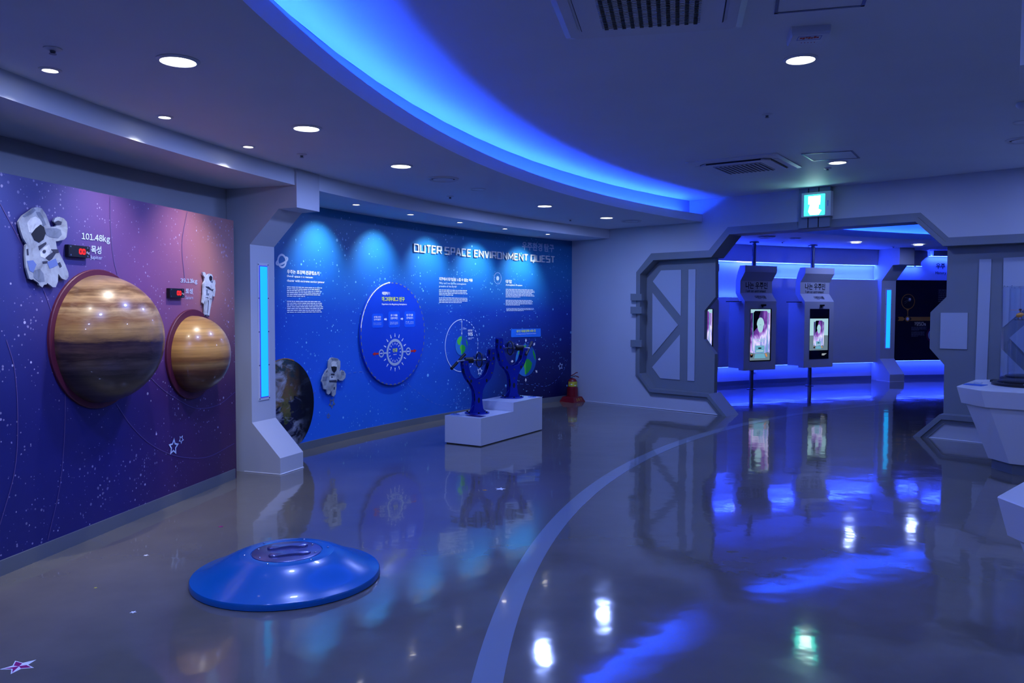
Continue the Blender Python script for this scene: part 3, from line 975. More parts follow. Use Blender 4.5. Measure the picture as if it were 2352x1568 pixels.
# access hatches
def hatch(label, pts, w=0.018):
    P = [gp(x, y, ZU) for x, y in pts]
    c = sum(P, V()) / 4
    t = thing('access_hatch', label, 'ceiling hatch', c, 0, 'ceiling access hatches')
    obj('cover', prism([p + V((0, 0, -0.004)) for p in P], [p for p in P]), 'ceiling_paint', t)
    for i in range(4):
        a_, b_ = P[i], P[(i + 1) % 4]
        d = (b_ - a_).normalized()
        n = V((-d.y, d.x, 0)) * w
        if n.dot(c - a_) < 0:
            n = -n
        q = [a_ + V((0, 0, -0.007)), b_ + V((0, 0, -0.007)), b_ + n + V((0, 0, -0.007)), a_ + n + V((0, 0, -0.007))]
        obj('edge_trim', ext(q, (0, 0, 0.005)), 'steel_dark', t)
hatch('thin framed ceiling hatch beside the far air conditioner', [(1840, 353), (1958, 345), (1975, 362), (1866, 368.5)])
hatch('framed ceiling hatch at the top picture edge right of the big air conditioner', [(1778, 30), (1985, 12), (2012, -60), (1790, -60)])
# hanging box at the right edge
P0 = gp(2343, 150, 2.62)
t = thing('hanging_box', 'blue lit white box hanging from the ceiling at the right picture edge', 'hanging box', (P0.x, P0.y, 2.62), math.radians(-32))
obj('shell', box((0.26, 0.16, 0.16), 0.52, 0.32, 0.32), 'plastic_white', t, world=False)
obj('hanger', cyl((0.26, 0.16, 0.32), (0.26, 0.16, ZU - 2.62), 0.025), 'steel_dark', t, world=False)
Pc = gp(2352, 236, ZU)
one('ceiling_sensor', lathe([(0.055, 0), (0.055, -0.02), (0.04, -0.04), (0.015, -0.05)], 24, Pc), 'plastic_white', 'small domed ceiling sensor at the right picture edge under the hanging box', 'sensor', smooth=True)

# ================================================================== blue mural: print and boards
def T(s, x0, yt, yb, x1, m, name, bold=0.0, parent=wall_back, surf=BW, off=0.004):
    return text_on(s, surf, x0, yt, yb, x1, m, name, parent, off, bold)
def greek_px(surf, x0, x1, yt, yb, n, seed, m, name, parent, off=0.004, last=0.5):
    P0 = surf.px(x0, yb, off)
    h = surf.px(x0, yt, off).z - P0.z
    w = surf.dist(P0, surf.px(x1, (yt + yb) / 2, off))
    return obj(name, flat(greek(0, w, 0, h, n, seed, last), surf.frame(P0), 0.0), m, parent)
T('우주는 초강력 진공청소기', 659.4, 618.5, 628.2, 733, 'print_white', 'heading', 0.025)
T('Outer space is a vacuum', 659.2, 631, 637.4, 718.6, 'print_white', 'subheading', 0.012)
T('cleaner with extreme suction power', 659.2, 641, 648.2, 745.6, 'print_white', 'subheading', 0.012)
greek_px(BW, 659.4, 740.5, 656.5, 682, 6, 1, 'print_pale', 'paragraph', wall_back)
greek_px(BW, 659.4, 743, 689.7, 719, 7, 2, 'print_pale', 'paragraph', wall_back, last=0.95)
T('지구에서 대기압을 느낄 수 없는 이유', 1008.5, 636, 644, 1085.8, 'print_white', 'heading', 0.025)
T("Why can't we feel the atmospheric", 1008.5, 647.3, 653.0, 1070.9, 'print_pale', 'subheading', 0.012)
T('pressure of the Earth?', 1008.5, 654.6, 660.2, 1049, 'print_pale', 'subheading', 0.012)
greek_px(BW, 1008.5, 1074, 663.7, 678.6, 4, 3, 'print_pale', 'paragraph', wall_back)
greek_px(BW, 1008.5, 1075, 682, 695.8, 4, 4, 'print_pale', 'paragraph', wall_back, last=0.8)
T('대기압', 1161.6, 641.9, 650, 1175.8, 'print_white', 'heading', 0.025)
T('Atmospheric Pressure', 1161.6, 651.7, 657, 1199.5, 'print_white', 'subheading', 0.012)
greek_px(BW, 1161.6, 1228, 662.5, 683, 7, 5, 'print_pale', 'paragraph', wall_back)
greek_px(BW, 1161.6, 1226, 687.8, 701.6, 5, 6, 'print_pale', 'paragraph', wall_back)
greek_px(BW, 1163, 1229, 707, 714.6, 3, 7, 'print_pale', 'paragraph', wall_back, last=0.6)

# ringed planet icon and sun icon
P0 = BW.px(647.7, 599.2, 0.004)
M = BW.frame(P0)
r = BW.px(647.7, 585.0, 0.004).z - P0.z
el = [(1.5 * r * math.cos(2 * PI * i / 40) * math.cos(0.33) - 0.42 * r * math.sin(2 * PI * i / 40) * math.sin(0.33), 1.5 * r * math.cos(2 * PI * i / 40) * math.sin(0.33) + 0.42 * r * math.sin(2 * PI * i / 40) * math.cos(0.33)) for i in range(40)]
el = el[0:12] + el[18:] if False else el
obj('ringed_planet_icon', flat(stroke(circ(0, 0, r), 0.022, True) + stroke(el[15:] + el[:7], 0.022), M, 0.0), 'print_pale', wall_back)
P0 = BW.px(1143.2, 638.9, 0.004)
M = BW.frame(P0)
r = BW.px(1143.2, 626, 0.004).z - P0.z
obj('sun_icon', flat([circ(0, 0, r * 0.40)] + [circ(r * math.cos(k * PI / 16), r * math.sin(k * PI / 16), 0.006, 6) for k in range(32)], M, 0.0), 'print_pale', wall_back)

# raised title
LET = {'O': (0.8, [[(0, 0), (0.8, 0), (0.8, 0.85), (0.65, 1), (0, 1)]], True), 'U': (0.8, [[(0, 1), (0, 0), (0.8, 0), (0.8, 1)]], False), 'T': (0.7, [[(0, 1), (0.7, 1)], [(0.35, 1), (0.35, 0)]], False),
       'E': (0.65, [[(0.65, 1), (0, 1), (0, 0), (0.65, 0)], [(0, 0.52), (0.55, 0.52)]], False), 'R': (0.75, [[(0, 0), (0, 1), (0.75, 1), (0.75, 0.45), (0, 0.45)], [(0.4, 0.45), (0.75, 0)]], False),
       'S': (0.72, [[(0.72, 1), (0, 1), (0, 0.52), (0.72, 0.52), (0.72, 0), (0, 0)]], False), 'P': (0.72, [[(0, 0), (0, 1), (0.72, 1), (0.72, 0.42), (0, 0.42)]], False),
       'A': (0.8, [[(0, 0), (0.33, 1), (0.47, 1), (0.8, 0)], [(0.14, 0.32), (0.66, 0.32)]], False), 'C': (0.72, [[(0.72, 1), (0, 1), (0, 0), (0.72, 0)]], False),
       'N': (0.78, [[(0, 0), (0, 1), (0.78, 0), (0.78, 1)]], False), 'V': (0.8, [[(0, 1), (0.36, 0), (0.44, 0), (0.8, 1)]], False), 'I': (0.0, [[(0, 0), (0, 1)]], False),
       'M': (0.95, [[(0, 0), (0, 1), (0.475, 0.25), (0.95, 1), (0.95, 0)]], False), 'Q': (0.8, [[(0, 0), (0.8, 0), (0.8, 1), (0, 1)]], True)}
def techno(s):
    x, out = 0.0, []
    for ch in s:
        if ch == ' ':
            x += 0.42
            continue
        w, lines, cl = LET[ch]
        for ln in lines:
            out += stroke([(x + a, b) for a, b in ln], 0.17, cl)
        if ch == 'Q':
            out += stroke([(x + 0.5, 0.25), (x + 0.5, -0.3)], 0.17)
        x += w + 0.36
    return out, x - 0.36
polys, tw = techno('OUTER SPACE ENVIRONMENT QUEST')
P0 = BW.px(949.8, 577.0, 0.004)
h = BW.px(949.8, 560.5, 0.004).z - P0.z
w = BW.dist(P0, BW.px(1272, 594, 0.004))
M = BW.frame(P0)
obj('title_lettering', flat([[(a * w / tw, b * h) for a, b in p] for p in polys], M, 0.0, 0.018), 'title_metal', wall_back)
T('우주환경 탐구', 1199, 554, 573.5, 1272.5, 'print_grey', 'title_lettering', 0.02)

# thin orbit lines of the print
def orbit(surf, pts, m, parent, w, name='orbit_line', dashed=False, n=6):
    # Catmull-Rom through the pixels, then a ribbon on the surface
    P = [V((x, y)) for x, y in pts]
    P = [P[0] * 2 - P[1]] + P + [P[-1] * 2 - P[-2]]
    fine = []
    for i in range(1, len(P) - 2):
        for k in range(n):
            t = k / n
            a, b, c, d = P[i - 1], P[i], P[i + 1], P[i + 2]
            fine.append(0.5 * ((2 * b) + (c - a) * t + (2 * a - 5 * b + 4 * c - d) * t * t + (3 * b - a - 3 * c + d) * t ** 3))
    fine.append(P[-2])
    Q = [surf.px(p.x, p.y, 0.003) for p in fine]
    M = surf.frame(Q[0])
    uv2 = [(surf.dist(Q[0], q), q.z - Q[0].z) for q in Q]
    polys = stroke(uv2, w)
    if dashed:
        polys = polys[::2]
    return obj(name, flat(polys, M, 0.0), m, parent)
orbit(BW, [(733, 892), (770, 868), (800, 857), (840, 854), (900, 866), (929, 878), (960, 900), (990, 922), (1016, 930), (1045, 926), (1070, 907), (1090, 880)], 'print_faint_blue', wall_back, 0.006, dashed=True)
orbit(BW, [(1055, 895), (1049, 915), (1055, 932), (1072, 936), (1085, 935)], 'print_faint_blue', wall_back, 0.006, dashed=True)
orbit(BW, [(1144, 908), (1160, 890), (1185, 882), (1220, 883), (1252, 887), (1275, 875), (1295, 850), (1304, 820)], 'print_faint_blue', wall_back, 0.006, dashed=True)
def star_icon(surf, x, y, hp, m, parent, rot=0.0, wd=0.16, name='star_icon'):
    P0 = surf.px(x, y, 0.004)
    R = abs(surf.px(x, y - hp / 2, 0.004).z - P0.z) * 1.05
    return obj(name, flat(stroke(star_poly(0, 0, R * 0.9, rot, 0.5), R * wd, True), surf.frame(P0), 0.0), m, parent)
star_icon(BW, 1102.2, 852.3, 17.5, 'print_pale', wall_back, 0.15, 0.2)
star_icon(BW, 1287.4, 840.8, 16, 'print_pale', wall_back, -0.2, 0.15)
star_icon(BW, 762.6, 925.3, 22, 'print_olive', wall_back, PI, 0.2)
star_icon(BW, 754.4, 955, 12, 'print_olive', wall_back, 0.2, 0.2)

# printed earth disc standing behind the column
cP = BW.px(652, 934, 0.006)
Re = BW.px(652, 823.7, 0.006).z - cP.z
M = BW.frame(cP)
pts, uv = [], []
nr, na = 14, 72
t_e = None
vs, fs, uv = [], [], []
zmin = 0.088 - cP.z
for j in range(nr + 1):
    for i in range(na):
        a = 2 * PI * i / na
        u, v = Re * j / nr * math.cos(a), max(Re * j / nr * math.sin(a), zmin)
        vs.append(M(u, v, 0.0))
        uv.append((u / Re, v / Re))
for j in range(nr):
    for i in range(na):
        k = (i + 1) % na
        fs.append((j * na + i, j * na + k, (j + 1) * na + k, (j + 1) * na + i))
o = obj('earth_print', (vs, fs), 'earth_photo_print', wall_back, uvs=uv)
obj('earth_rim', flat(stroke([(Re * math.cos(a), Re * math.sin(a)) for a in [math.radians(70 + 5 * k) for k in range(20)]], 0.008), M, 0.002), 'print_orange', wall_back)
orbit(BW, [(661, 970), (690, 938), (726, 897)], 'print_dim', wall_back, 0.007, dashed=True, n=12)

# round instruction board
def round_board():
    L, R_ = BW.px(828.4, 770, 0.03), BW.px(975.3, 764, 0.03)
    wid = BW.dist(L, R_)
    Pt, Pb = BW.px(899, 647.6, 0.03), BW.px(901, 884.6, 0.03)
    rad = (Pt.z - Pb.z) / 2
    Mx = BW.frame(L)
    cz = (Pt.z + Pb.z) / 2 - L.z
    M = lambda u, v, o=0.0: Mx(wid / 2 + u, cz + v, o)
    c = M(0, 0, -0.03)
    t = thing('instruction_board', 'large round blue board about the Magdeburg hemispheres on the blue mural', 'wall board', (c.x, c.y, c.z - rad))
    kx = wid / 2 / rad
    front = [M(a, b, 0.0) for a, b in circ(0, 0, rad, 72)]
    vs, fs = [], []
    nr, na = 6, 72
    for j in range(nr + 1):
        for i in range(na):
            a = 2 * PI * i / na
            vs.append(M(rad * j / nr * math.cos(a), rad * j / nr * math.sin(a), 0.0))
    fs = [(j * na + i, j * na + (i + 1) % na, (j + 1) * na + (i + 1) % na, (j + 1) * na + i) for j in range(nr) for i in range(na)]
    back = [BW.push(p, -0.024) for p in vs[-na:]]
    k = len(vs)
    fs += [(nr * na + i, nr * na + (i + 1) % na, k + (i + 1) % na, k + i) for i in range(na)]
    obj('board', (vs + back, fs), 'board_blue', t)
    E0 = 0.002
    ringp = circ(0, 0, rad * 0.985, 96)
    obj('dashed_border', flat([p for i, p in enumerate(stroke(ringp, 0.012, True)) if i % 2 == 0], M, E0), 'print_olive', t)
    obj('white_border', flat(stroke([(rad * 0.995 * math.cos(math.radians(a)), rad * 0.995 * math.sin(math.radians(a))) for a in range(96, 176, 4)], 0.014), M, E0), 'print_white', t)
    def uvp(x, y):
        P = BW.px(x, y, 0.03)
        return BW.dist(L, P) - wid / 2, P.z - L.z - cz
    def tx(s, x0, yt, yb, x1, m, nm, bold=0.0):
        u0, v0 = uvp(x0, yb)
        text_uv(s, M, u0, v0, uvp(x1, (yt + yb) / 2)[0] - u0, uvp(x0, yt)[1] - v0, m, nm, t, E0 + 0.001, bold)
    tx('체험하기', 876.7, 669.5, 677, 895, 'print_white', 'lettering', 0.02)
    tx('마그데부르그 반구', 876.7, 681, 691.6, 929, 'print_yellow', 'lettering', 0.03)
    tx('Experience the Magdeburg Hemispheres', 876.7, 696.2, 701.3, 934, 'print_white', 'lettering', 0.02)
    boxes = [(854, 720, 879.7, 753, ['반구를 고정된', '반구에 붙인다'], ['Attach a hemisphere', 'to the fixed hemisphere']), (892, 715, 917.8, 752.5, ['공기 배출', '진공계 확인'], ['Check the vacuum', 'gauge']), (928.6, 714.6, 953.5, 751.5, ['반구를', '잡아당긴다'], ['Pull the', 'hemisphere'])]
    for x0, y0, x1, y1, ko, en in boxes:
        (ua, va), (ub, vb) = uvp(x0, y1), uvp(x1, y0)
        vb = va + 0.30 if vb - va > 0.5 else vb
        bx = obj('step_box', flat([[(ua + 0.02, va), (ub - 0.02, va), (ub, va + 0.02), (ub, vb - 0.02), (ub - 0.02, vb), (ua + 0.02, vb), (ua, vb - 0.02), (ua, va + 0.02)]], M, E0), 'board_blue_light', t)
        w, hh = ub - ua, vb - va
        for i, s in enumerate(ko):
            text_uv(s, M, ua + w * 0.18, va + hh * (0.70 - 0.18 * i), w * 0.62, hh * 0.13, 'print_white', 'lettering', t, E0 + 0.001, 0.02)
        for i, s in enumerate(en):
            text_uv(s, M, ua + w * 0.12, va + hh * (0.30 - 0.11 * i), w * 0.72, hh * 0.075, 'print_pale', 'lettering', t, E0 + 0.001)
    for x0, x1, y in ((882, 888.6, 733), (920, 926, 732)):
        (ua, va), (ub, vb) = uvp(x0, y), uvp(x1, y)
        obj('step_arrow', flat([arrow(ua, va, ub, va, 0.018, 0.04, 0.024)], M, E0), 'print_white', t)
    # hemisphere diagram
    cu_, cv_ = uvp(907, 808.8)
    ro = (uvp(907, 778)[1] - cv_)
    obj('vessel_ring', flat(stroke(circ(cu_, cv_, ro * 0.9, 48), ro * 0.2, True), M, E0), 'print_grey', t)
    for s, px_ in ((-1, (875.6, 809)), (1, (937.4, 808))):
        hu = uvp(*px_)[0]
        obj('handle_ring', flat(stroke(circ(hu, cv_, ro * 0.25, 28), ro * 0.1, True) + [[(cu_ + s * ro, cv_ - ro * 0.06), (hu - s * ro * 0.3, cv_ - ro * 0.06), (hu - s * ro * 0.3, cv_ + ro * 0.06), (cu_ + s * ro, cv_ + ro * 0.06)]], M, E0 + 0.0006), 'print_grey', t)
        obj('pull_arrow', flat([arrow(hu + s * ro * 0.3, cv_, hu + s * ro * 1.02, cv_, ro * 0.13, ro * 0.3, ro * 0.3)], M, E0), 'print_red', t)
        obj('small_arrow', flat([arrow(hu - (-s) * ro * -0.18 if False else hu + s * ro * 0.16, cv_, hu - s * ro * 0.16, cv_, ro * 0.05, ro * 0.14, ro * 0.12)], M, E0), 'print_white', t)
    for k in range(16):
        a = PI / 2 + k * 2 * PI / 16
        if k % 8 != 4:
            obj('air_arrow', flat([arrow(cu_ + ro * 1.42 * math.cos(a), cv_ + ro * 1.42 * math.sin(a), cu_ + ro * 1.12 * math.cos(a), cv_ + ro * 1.12 * math.sin(a), ro * 0.06, ro * 0.15, ro * 0.12)], M, E0), 'print_white', t)
        obj('air_arrow', flat([arrow(cu_ + ro * 0.56 * math.cos(a), cv_ + ro * 0.56 * math.sin(a), cu_ + ro * 0.74 * math.cos(a), cv_ + ro * 0.74 * math.sin(a), ro * 0.04, ro * 0.12, ro * 0.08)], M, E0), 'print_white', t)
    text_uv('진공', M, cu_ - ro * 0.3, cv_ + ro * 0.02, ro * 0.6, ro * 0.28, 'print_yellow', 'lettering', t, E0 + 0.001, 0.03)
    text_uv('vacuum', M, cu_ - ro * 0.2, cv_ - ro * 0.2, ro * 0.4, ro * 0.07, 'print_white', 'lettering', t, E0 + 0.001)
round_board()

# the two printed globes with their arrows
def globe(x, y, hp, nm):
    P0 = BW.px(x, y, 0.004)
    R = BW.px(x, y - hp, 0.004).z - P0.z
    M = BW.frame(P0)
    half = lambda s: [(s * R * math.cos(math.radians(a)) * (1 if True else 0), R * math.sin(math.radians(a))) for a in range(-90, 91, 6)]
    obj(nm + '_sea', flat([half(-1)], M, 0.0), 'sea_light', wall_back)
    obj(nm + '_sea', flat([half(1)], M, 0.0), 'sea_dark', wall_back)
    S_ = lambda pts: [(a * R, b * R) for a, b in pts]
    obj(nm + '_land', flat([S_([(-0.75, 0.5), (-0.45, 0.85), (0.0, 0.95), (0.0, 0.6), (-0.2, 0.35), (-0.25, 0.1), (-0.45, 0.05), (-0.7, 0.25)]), S_([(-0.35, -0.2), (-0.1, 0.1), (0.0, 0.08), (0.0, -0.9), (-0.1, -0.85), (-0.12, -0.5)])], M, 0.001), 'land_light', wall_back)
    obj(nm + '_land', flat([S_([(0.0, 0.08), (0.3, 0.05), (0.6, -0.2), (0.5, -0.55), (0.25, -0.75), (0.0, -0.9)]), S_([(0.65, 0.68), (0.9, 0.3), (0.96, -0.1), (0.8, 0.1), (0.68, 0.4)])], M, 0.001), 'land_dark', wall_back)
    return M, R
M, R = globe(1060.6, 793.3, 22.8, 'globe')
Rr = R * 2.62
obj('atmosphere_circle', flat(stroke([(Rr * math.cos(math.radians(a)), Rr * math.sin(math.radians(a))) for a in range(90, 271, 5)], 0.012), M, 0.0), 'print_pale', wall_back)
obj('atmosphere_circle', flat(stroke([(Rr * math.cos(math.radians(a)), Rr * math.sin(math.radians(a))) for a in range(-90, 91, 5)], 0.012)[::2], M, 0.0), 'print_pale', wall_back)
obj('height_arrow', flat([arrow(0, R * 1.9, 0, Rr, 0.01, 0.035, 0.04), arrow(0, R * 1.9, 0, R * 1.02, 0.01, 0.035, 0.04)], M, 0.001), 'print_grey', wall_back)
T('20km', 1063, 751.5, 756.5, 1071, 'print_pale', 'caption')
T('대기의', 1075, 756.5, 761.5, 1084.5, 'print_white', 'caption', 0.01)
T('90%', 1075, 763, 771.4, 1086, 'print_white', 'caption', 0.03)
greek_px(BW, 1075.5, 1090.5, 775, 780, 2, 11, 'print_pale', 'caption', wall_back)
M, R = globe(1207.8, 827, 37, 'globe')
for a, in ((90,), (0,), (-38,), (-90,), (180,), (52,), (128,), (218,)):
    c, s = math.cos(math.radians(a)), math.sin(math.radians(a))
    obj('pressure_arrow', flat([arrow(1.42 * R * c, 1.33 * R * s, 1.17 * R * c, 1.10 * R * s, 0.018, 0.05, 0.045)], M, 0.0), 'print_white', wall_back)
obj('caption_box', pxpoly(BW, [(1174.5, 755.5), (1241.8, 754), (1242.4, 771.5), (1240, 773), (1176, 774.2), (1174, 773)], 0.001, 0.003), 'label_sky', wall_back)
T('대기가 지표를 향해 누르는 힘', 1186.3, 757.5, 763.6, 1230, 'print_yellow', 'caption', 0.02, off=0.013)
T('Force acting on the surface of the Earth by the atmosphere', 1186, 766, 768.8, 1231, 'print_white', 'caption', 0.0, off=0.013)

# ================================================================== cut-out astronauts
def cutout(label, surf, k, ox, oy, off, layers):
    px = lambda pts: [(ox + x / k, oy + y / k) for x, y in pts]
    body = pxpoly(surf, px(layers[0][1]), off, 0.012)
    lo = min(body[0], key=lambda p: p.z)
    t = thing('astronaut_cutout', label, 'wall cutout', lo, 0, 'flat astronaut figures on the murals')
    obj('figure_board', body, layers[0][2], t)
    obj('spacer', pxpoly(surf, px(layers[-1][1]), 0.0, off), 'suit_dark', t)
    for nm, pts, m, lv in layers[1:-1]:
        obj(nm, pxpoly(surf, px(pts), off + 0.0121 + lv * 0.0012, 0.0012), m, t)
    return t
cutout('large flat floating astronaut figure with dark visor beside the biggest planet', PM, 7.127, 30, 460, 0.015, [
    ('body', [(155, 255), (340, 125), (400, 110), (470, 130), (540, 230), (615, 430), (700, 430), (720, 395), (665, 340), (690, 290), (760, 270), (830, 295), (880, 350), (895, 460), (875, 600), (840, 640), (740, 665), (700, 670), (720, 790), (770, 880), (850, 1040), (905, 1180), (910, 1250), (870, 1305), (800, 1280), (740, 1200), (735, 1330), (700, 1420), (650, 1420), (560, 1350), (550, 1375), (510, 1380), (480, 1425), (430, 1390), (420, 1355), (330, 1290), (300, 1300), (265, 1280), (215, 1100), (200, 900), (205, 740), (225, 715), (165, 620), (110, 450), (95, 350), (110, 320)], 'suit_light'),
    ('backpack', [(155, 255), (340, 125), (375, 160), (300, 225), (190, 275)], 'suit_mid', 0), ('backpack', [(380, 190), (440, 190), (500, 290), (540, 400), (500, 430), (470, 330), (400, 240)], 'suit_mid', 0),
    ('helmet', [(230, 370), (290, 290), (370, 265), (440, 310), (480, 380), (450, 410), (320, 530), (260, 520)], 'suit_white', 0),
    ('visor', [(300, 550), (370, 460), (450, 395), (510, 440), (535, 540), (500, 640), (430, 690), (350, 650)], 'visor_black', 1),
    ('raised_arm', [(530, 460), (700, 450), (780, 480), (800, 560), (740, 620), (600, 600), (540, 560)], 'suit_mid', 0), ('glove', [(690, 350), (740, 330), (800, 350), (790, 400), (730, 410), (695, 390)], 'suit_dark', 0),
    ('chest_pack', [(440, 840), (500, 780), (590, 720), (620, 800), (600, 870), (520, 950), (450, 920)], 'suit_white', 0), ('gauge', [(485, 830), (505, 810), (535, 815), (540, 845), (520, 868), (490, 862)], 'suit_dark', 1),
    ('strap', [(415, 750), (540, 680), (550, 715), (430, 820)], 'suit_dark', 0), ('strap', [(530, 940), (660, 840), (700, 870), (640, 960), (590, 990)], 'suit_dark', 0), ('strap', [(480, 1000), (570, 990), (560, 1030), (490, 1040)], 'suit_dark', 0), ('strap', [(620, 800), (740, 800), (750, 860), (680, 870)], 'suit_dark', 0),
    ('sleeve', [(230, 990), (330, 980), (385, 1050), (330, 1180), (270, 1150)], 'suit_blue', 0), ('patch', [(222, 800), (250, 790), (258, 900), (230, 900)], 'suit_dark', 0), ('pocket', [(730, 1030), (770, 1010), (800, 1080), (770, 1105)], 'suit_dark', 0),
    ('glove', [(340, 1150), (440, 1120), (500, 1200), (520, 1330), (420, 1330), (340, 1260)], 'suit_mid', 0), ('hip', [(560, 1010), (700, 950), (740, 1060), (600, 1120)], 'suit_blue', 0),
    ('pin', [(300, 700), (600, 700), (600, 1100), (300, 1100)], 'suit_dark')])
cutout('small flat standing astronaut figure with long legs above the smaller planet', PM, 12.06, 450, 610, 0.012, [
    ('body', [(190, 185), (235, 175), (265, 200), (300, 300), (330, 240), (380, 220), (440, 240), (470, 300), (465, 400), (480, 440), (485, 390), (530, 400), (545, 480), (530, 560), (545, 660), (520, 850), (480, 850), (470, 780), (450, 880), (440, 1000), (400, 1200), (375, 1390), (330, 1400), (320, 1330), (300, 1370), (240, 1380), (245, 1200), (260, 950), (235, 1000), (215, 1060), (180, 1020), (205, 800), (205, 620), (205, 500), (250, 420), (250, 330), (205, 260)], 'suit_white'),
    ('visor', [(370, 310), (410, 270), (455, 310), (450, 400), (400, 430), (375, 380)], 'visor_black', 0), ('strap', [(270, 570), (360, 580), (440, 660), (490, 640), (470, 710), (400, 670), (290, 610)], 'suit_dark', 0),
    ('pouch', [(290, 660), (330, 660), (325, 760), (370, 770), (360, 830), (290, 820)], 'suit_mid', 0), ('knee_ring', [(270, 880), (330, 868), (345, 900), (335, 908), (310, 884), (275, 895)], 'suit_dark', 0), ('knee_ring', [(375, 918), (410, 905), (440, 925), (436, 935), (405, 918), (378, 930)], 'suit_dark', 0),
    ('boot', [(240, 1350), (295, 1360), (290, 1385), (245, 1395)], 'suit_dark', 0), ('boot', [(325, 1370), (375, 1385), (365, 1410), (335, 1410)], 'suit_dark', 0), ('shade', [(400, 430), (465, 410), (470, 480), (430, 470)], 'suit_mid', 0), ('leg_gap', [(345, 960), (360, 960), (330, 1320), (318, 1320)], 'suit_dark', 0),
    ('pin', [(280, 480), (420, 480), (420, 800), (280, 800)], 'suit_dark')])
cutout('flat floating astronaut figure raising one hand beside the printed earth on the blue mural', BW, 9.22, 720, 800, 0.02, [
    ('body', [(320, 260), (365, 200), (410, 190), (520, 215), (570, 270), (570, 380), (555, 480), (575, 490), (600, 455), (650, 475), (685, 540), (675, 620), (620, 680), (560, 680), (515, 640), (490, 720), (488, 830), (470, 970), (430, 1020), (395, 1000), (380, 890), (355, 950), (315, 978), (285, 950), (280, 870), (215, 860), (195, 750), (170, 700), (200, 590), (260, 470), (310, 420)], 'suit_light'),
    ('backpack', [(375, 205), (520, 220), (530, 250), (400, 250)], 'suit_mid', 0), ('helmet', [(375, 300), (430, 268), (490, 290), (500, 390), (440, 375), (385, 385)], 'suit_white', 0), ('visor', [(375, 385), (440, 378), (495, 390), (490, 460), (440, 520), (395, 470)], 'visor_black', 1),
    ('chest_pack', [(340, 585), (480, 585), (480, 660), (340, 660)], 'suit_white', 0), ('gauge', [(375, 595), (405, 590), (412, 615), (385, 622)], 'suit_dark', 1), ('strap', [(375, 530), (450, 535), (445, 570), (370, 565)], 'suit_dark', 0), ('strap', [(330, 680), (490, 670), (495, 720), (340, 712)], 'suit_dark', 0),
    ('pocket', [(430, 815), (455, 815), (452, 870), (428, 875)], 'suit_dark', 0), ('patch', [(270, 500), (300, 460), (295, 490), (275, 515)], 'suit_dark', 0), ('sleeve', [(200, 600), (300, 590), (290, 680), (195, 690)], 'suit_mid', 0), ('glove', [(585, 500), (650, 490), (650, 570), (600, 560)], 'suit_mid', 0),
    ('pin', [(320, 480), (480, 480), (480, 800), (320, 800)], 'suit_dark')])

# ================================================================== planets and displays on the violet mural
def planet(label, cx, cy, rpx, bpx, m):
    P = PM.px(cx, cy)
    dep = (P - EYE).dot(FW)
    rs, rb = rpx * dep / F, bpx * dep / F
    t = thing('planet_dome', label, 'planet model', P, 0, 'half planets on the violet mural')
    n, d, u = PM.n, PM.d, V((0, 0, 1))
    obj('backing_disc', loft([ring(P + n * z, r, 64, d, u) for z, r in ((0.0, rb), (0.016, rb), (0.02, rb - 0.004))]), 'maroon_board', t)
    rings = []
    for k in range(0, 17):
        a = k / 16 * PI / 2
        rings.append(ring(P + n * (0.02 + rs * 0.89 * math.sin(a)), max(rs * math.cos(a), 0.0005), 72, d, u))
    obj('dome', loft(rings), m, t, smooth=True)
    return t
planet('biggest glossy brown banded half planet with a maroon rim', 226, 778, 146, 159, 'gas_giant_shaded_print')
planet('smaller glossy golden banded half planet next to the column', 440, 813, 88, 103, 'pale_giant_print')
def display(label, c4, dig, unit):
    a = [PM.px(x, y, 0.03) for x, y in c4]
    c = sum(a, V()) / 4
    lo = PM.push((a[2] + a[3]) / 2, -0.03)
    t = thing('weight_display', label, 'display', lo, 0, 'weight displays on the violet mural')
    L, B = PM.dist(a[0], a[1]), a[0].z - a[3].z
    M = PM.frame(a[3])
    g = flat([[(0, 0), (L, 0), (L, B), (0, B)]], M, -0.028, 0.028)
    obj('case', g, 'plastic_black', t)
    for x in (0.1, 0.9):
        for y in (0.14, 0.86):
            obj('screw', flat([circ(x * L, y * B, 0.006, 10)], M, 0.0005), 'steel', t)
    # two seven-segment zeros
    for k in range(2):
        x0, w, h, y0 = L * (0.50 + 0.15 * k), L * 0.11, B * 0.36, B * 0.32
        seg = []
        for q in ([(x0, y0), (x0 + w, y0)], [(x0, y0 + h), (x0 + w, y0 + h)], [(x0, y0), (x0, y0 + h)], [(x0 + w, y0), (x0 + w, y0 + h)]):
            seg += stroke(q, 0.011)
        if dig[k] == '8':
            seg += stroke([(x0, y0 + h / 2), (x0 + w, y0 + h / 2)], 0.008)
        obj('digit', flat(seg, M, 0.001), 'digit_red', t)
    text_uv('Kg', M, L * 0.84, B * 0.3, L * 0.13, B * 0.26, 'print_white', 'lettering', t, 0.001)
display('black display with red digits between the big astronaut and 101.48kg', [(157.4, 561.2), (205.9, 565.3), (206.6, 591.8), (158.2, 588.3)], '00', 'Kg')
display('small black display with red digits below 39.13kg', [(390.3, 661.5), (423.5, 664), (424, 684.6), (390.3, 683)], '00', 'Kg')
TP = lambda *a, **k: T(*a, parent=wall_left, surf=PM, **k)
TP('１０１．４８ｋｇ', 188, 533, 553.5, 252.6, 'print_pale', 'lettering', bold=0.02)
TP('목성', 209.7, 563, 581.6, 232.7, 'print_pale', 'lettering', bold=0.015)
TP('Jupiter', 207.6, 585.2, 596.5, 235, 'print_grey', 'lettering')
TP('３９．１３ｋｇ', 414.5, 638, 651.5, 453.3, 'print_pale', 'lettering', bold=0.02)
TP('토성', 426.5, 661.7, 674.2, 442.6, 'print_pale', 'lettering', bold=0.015)
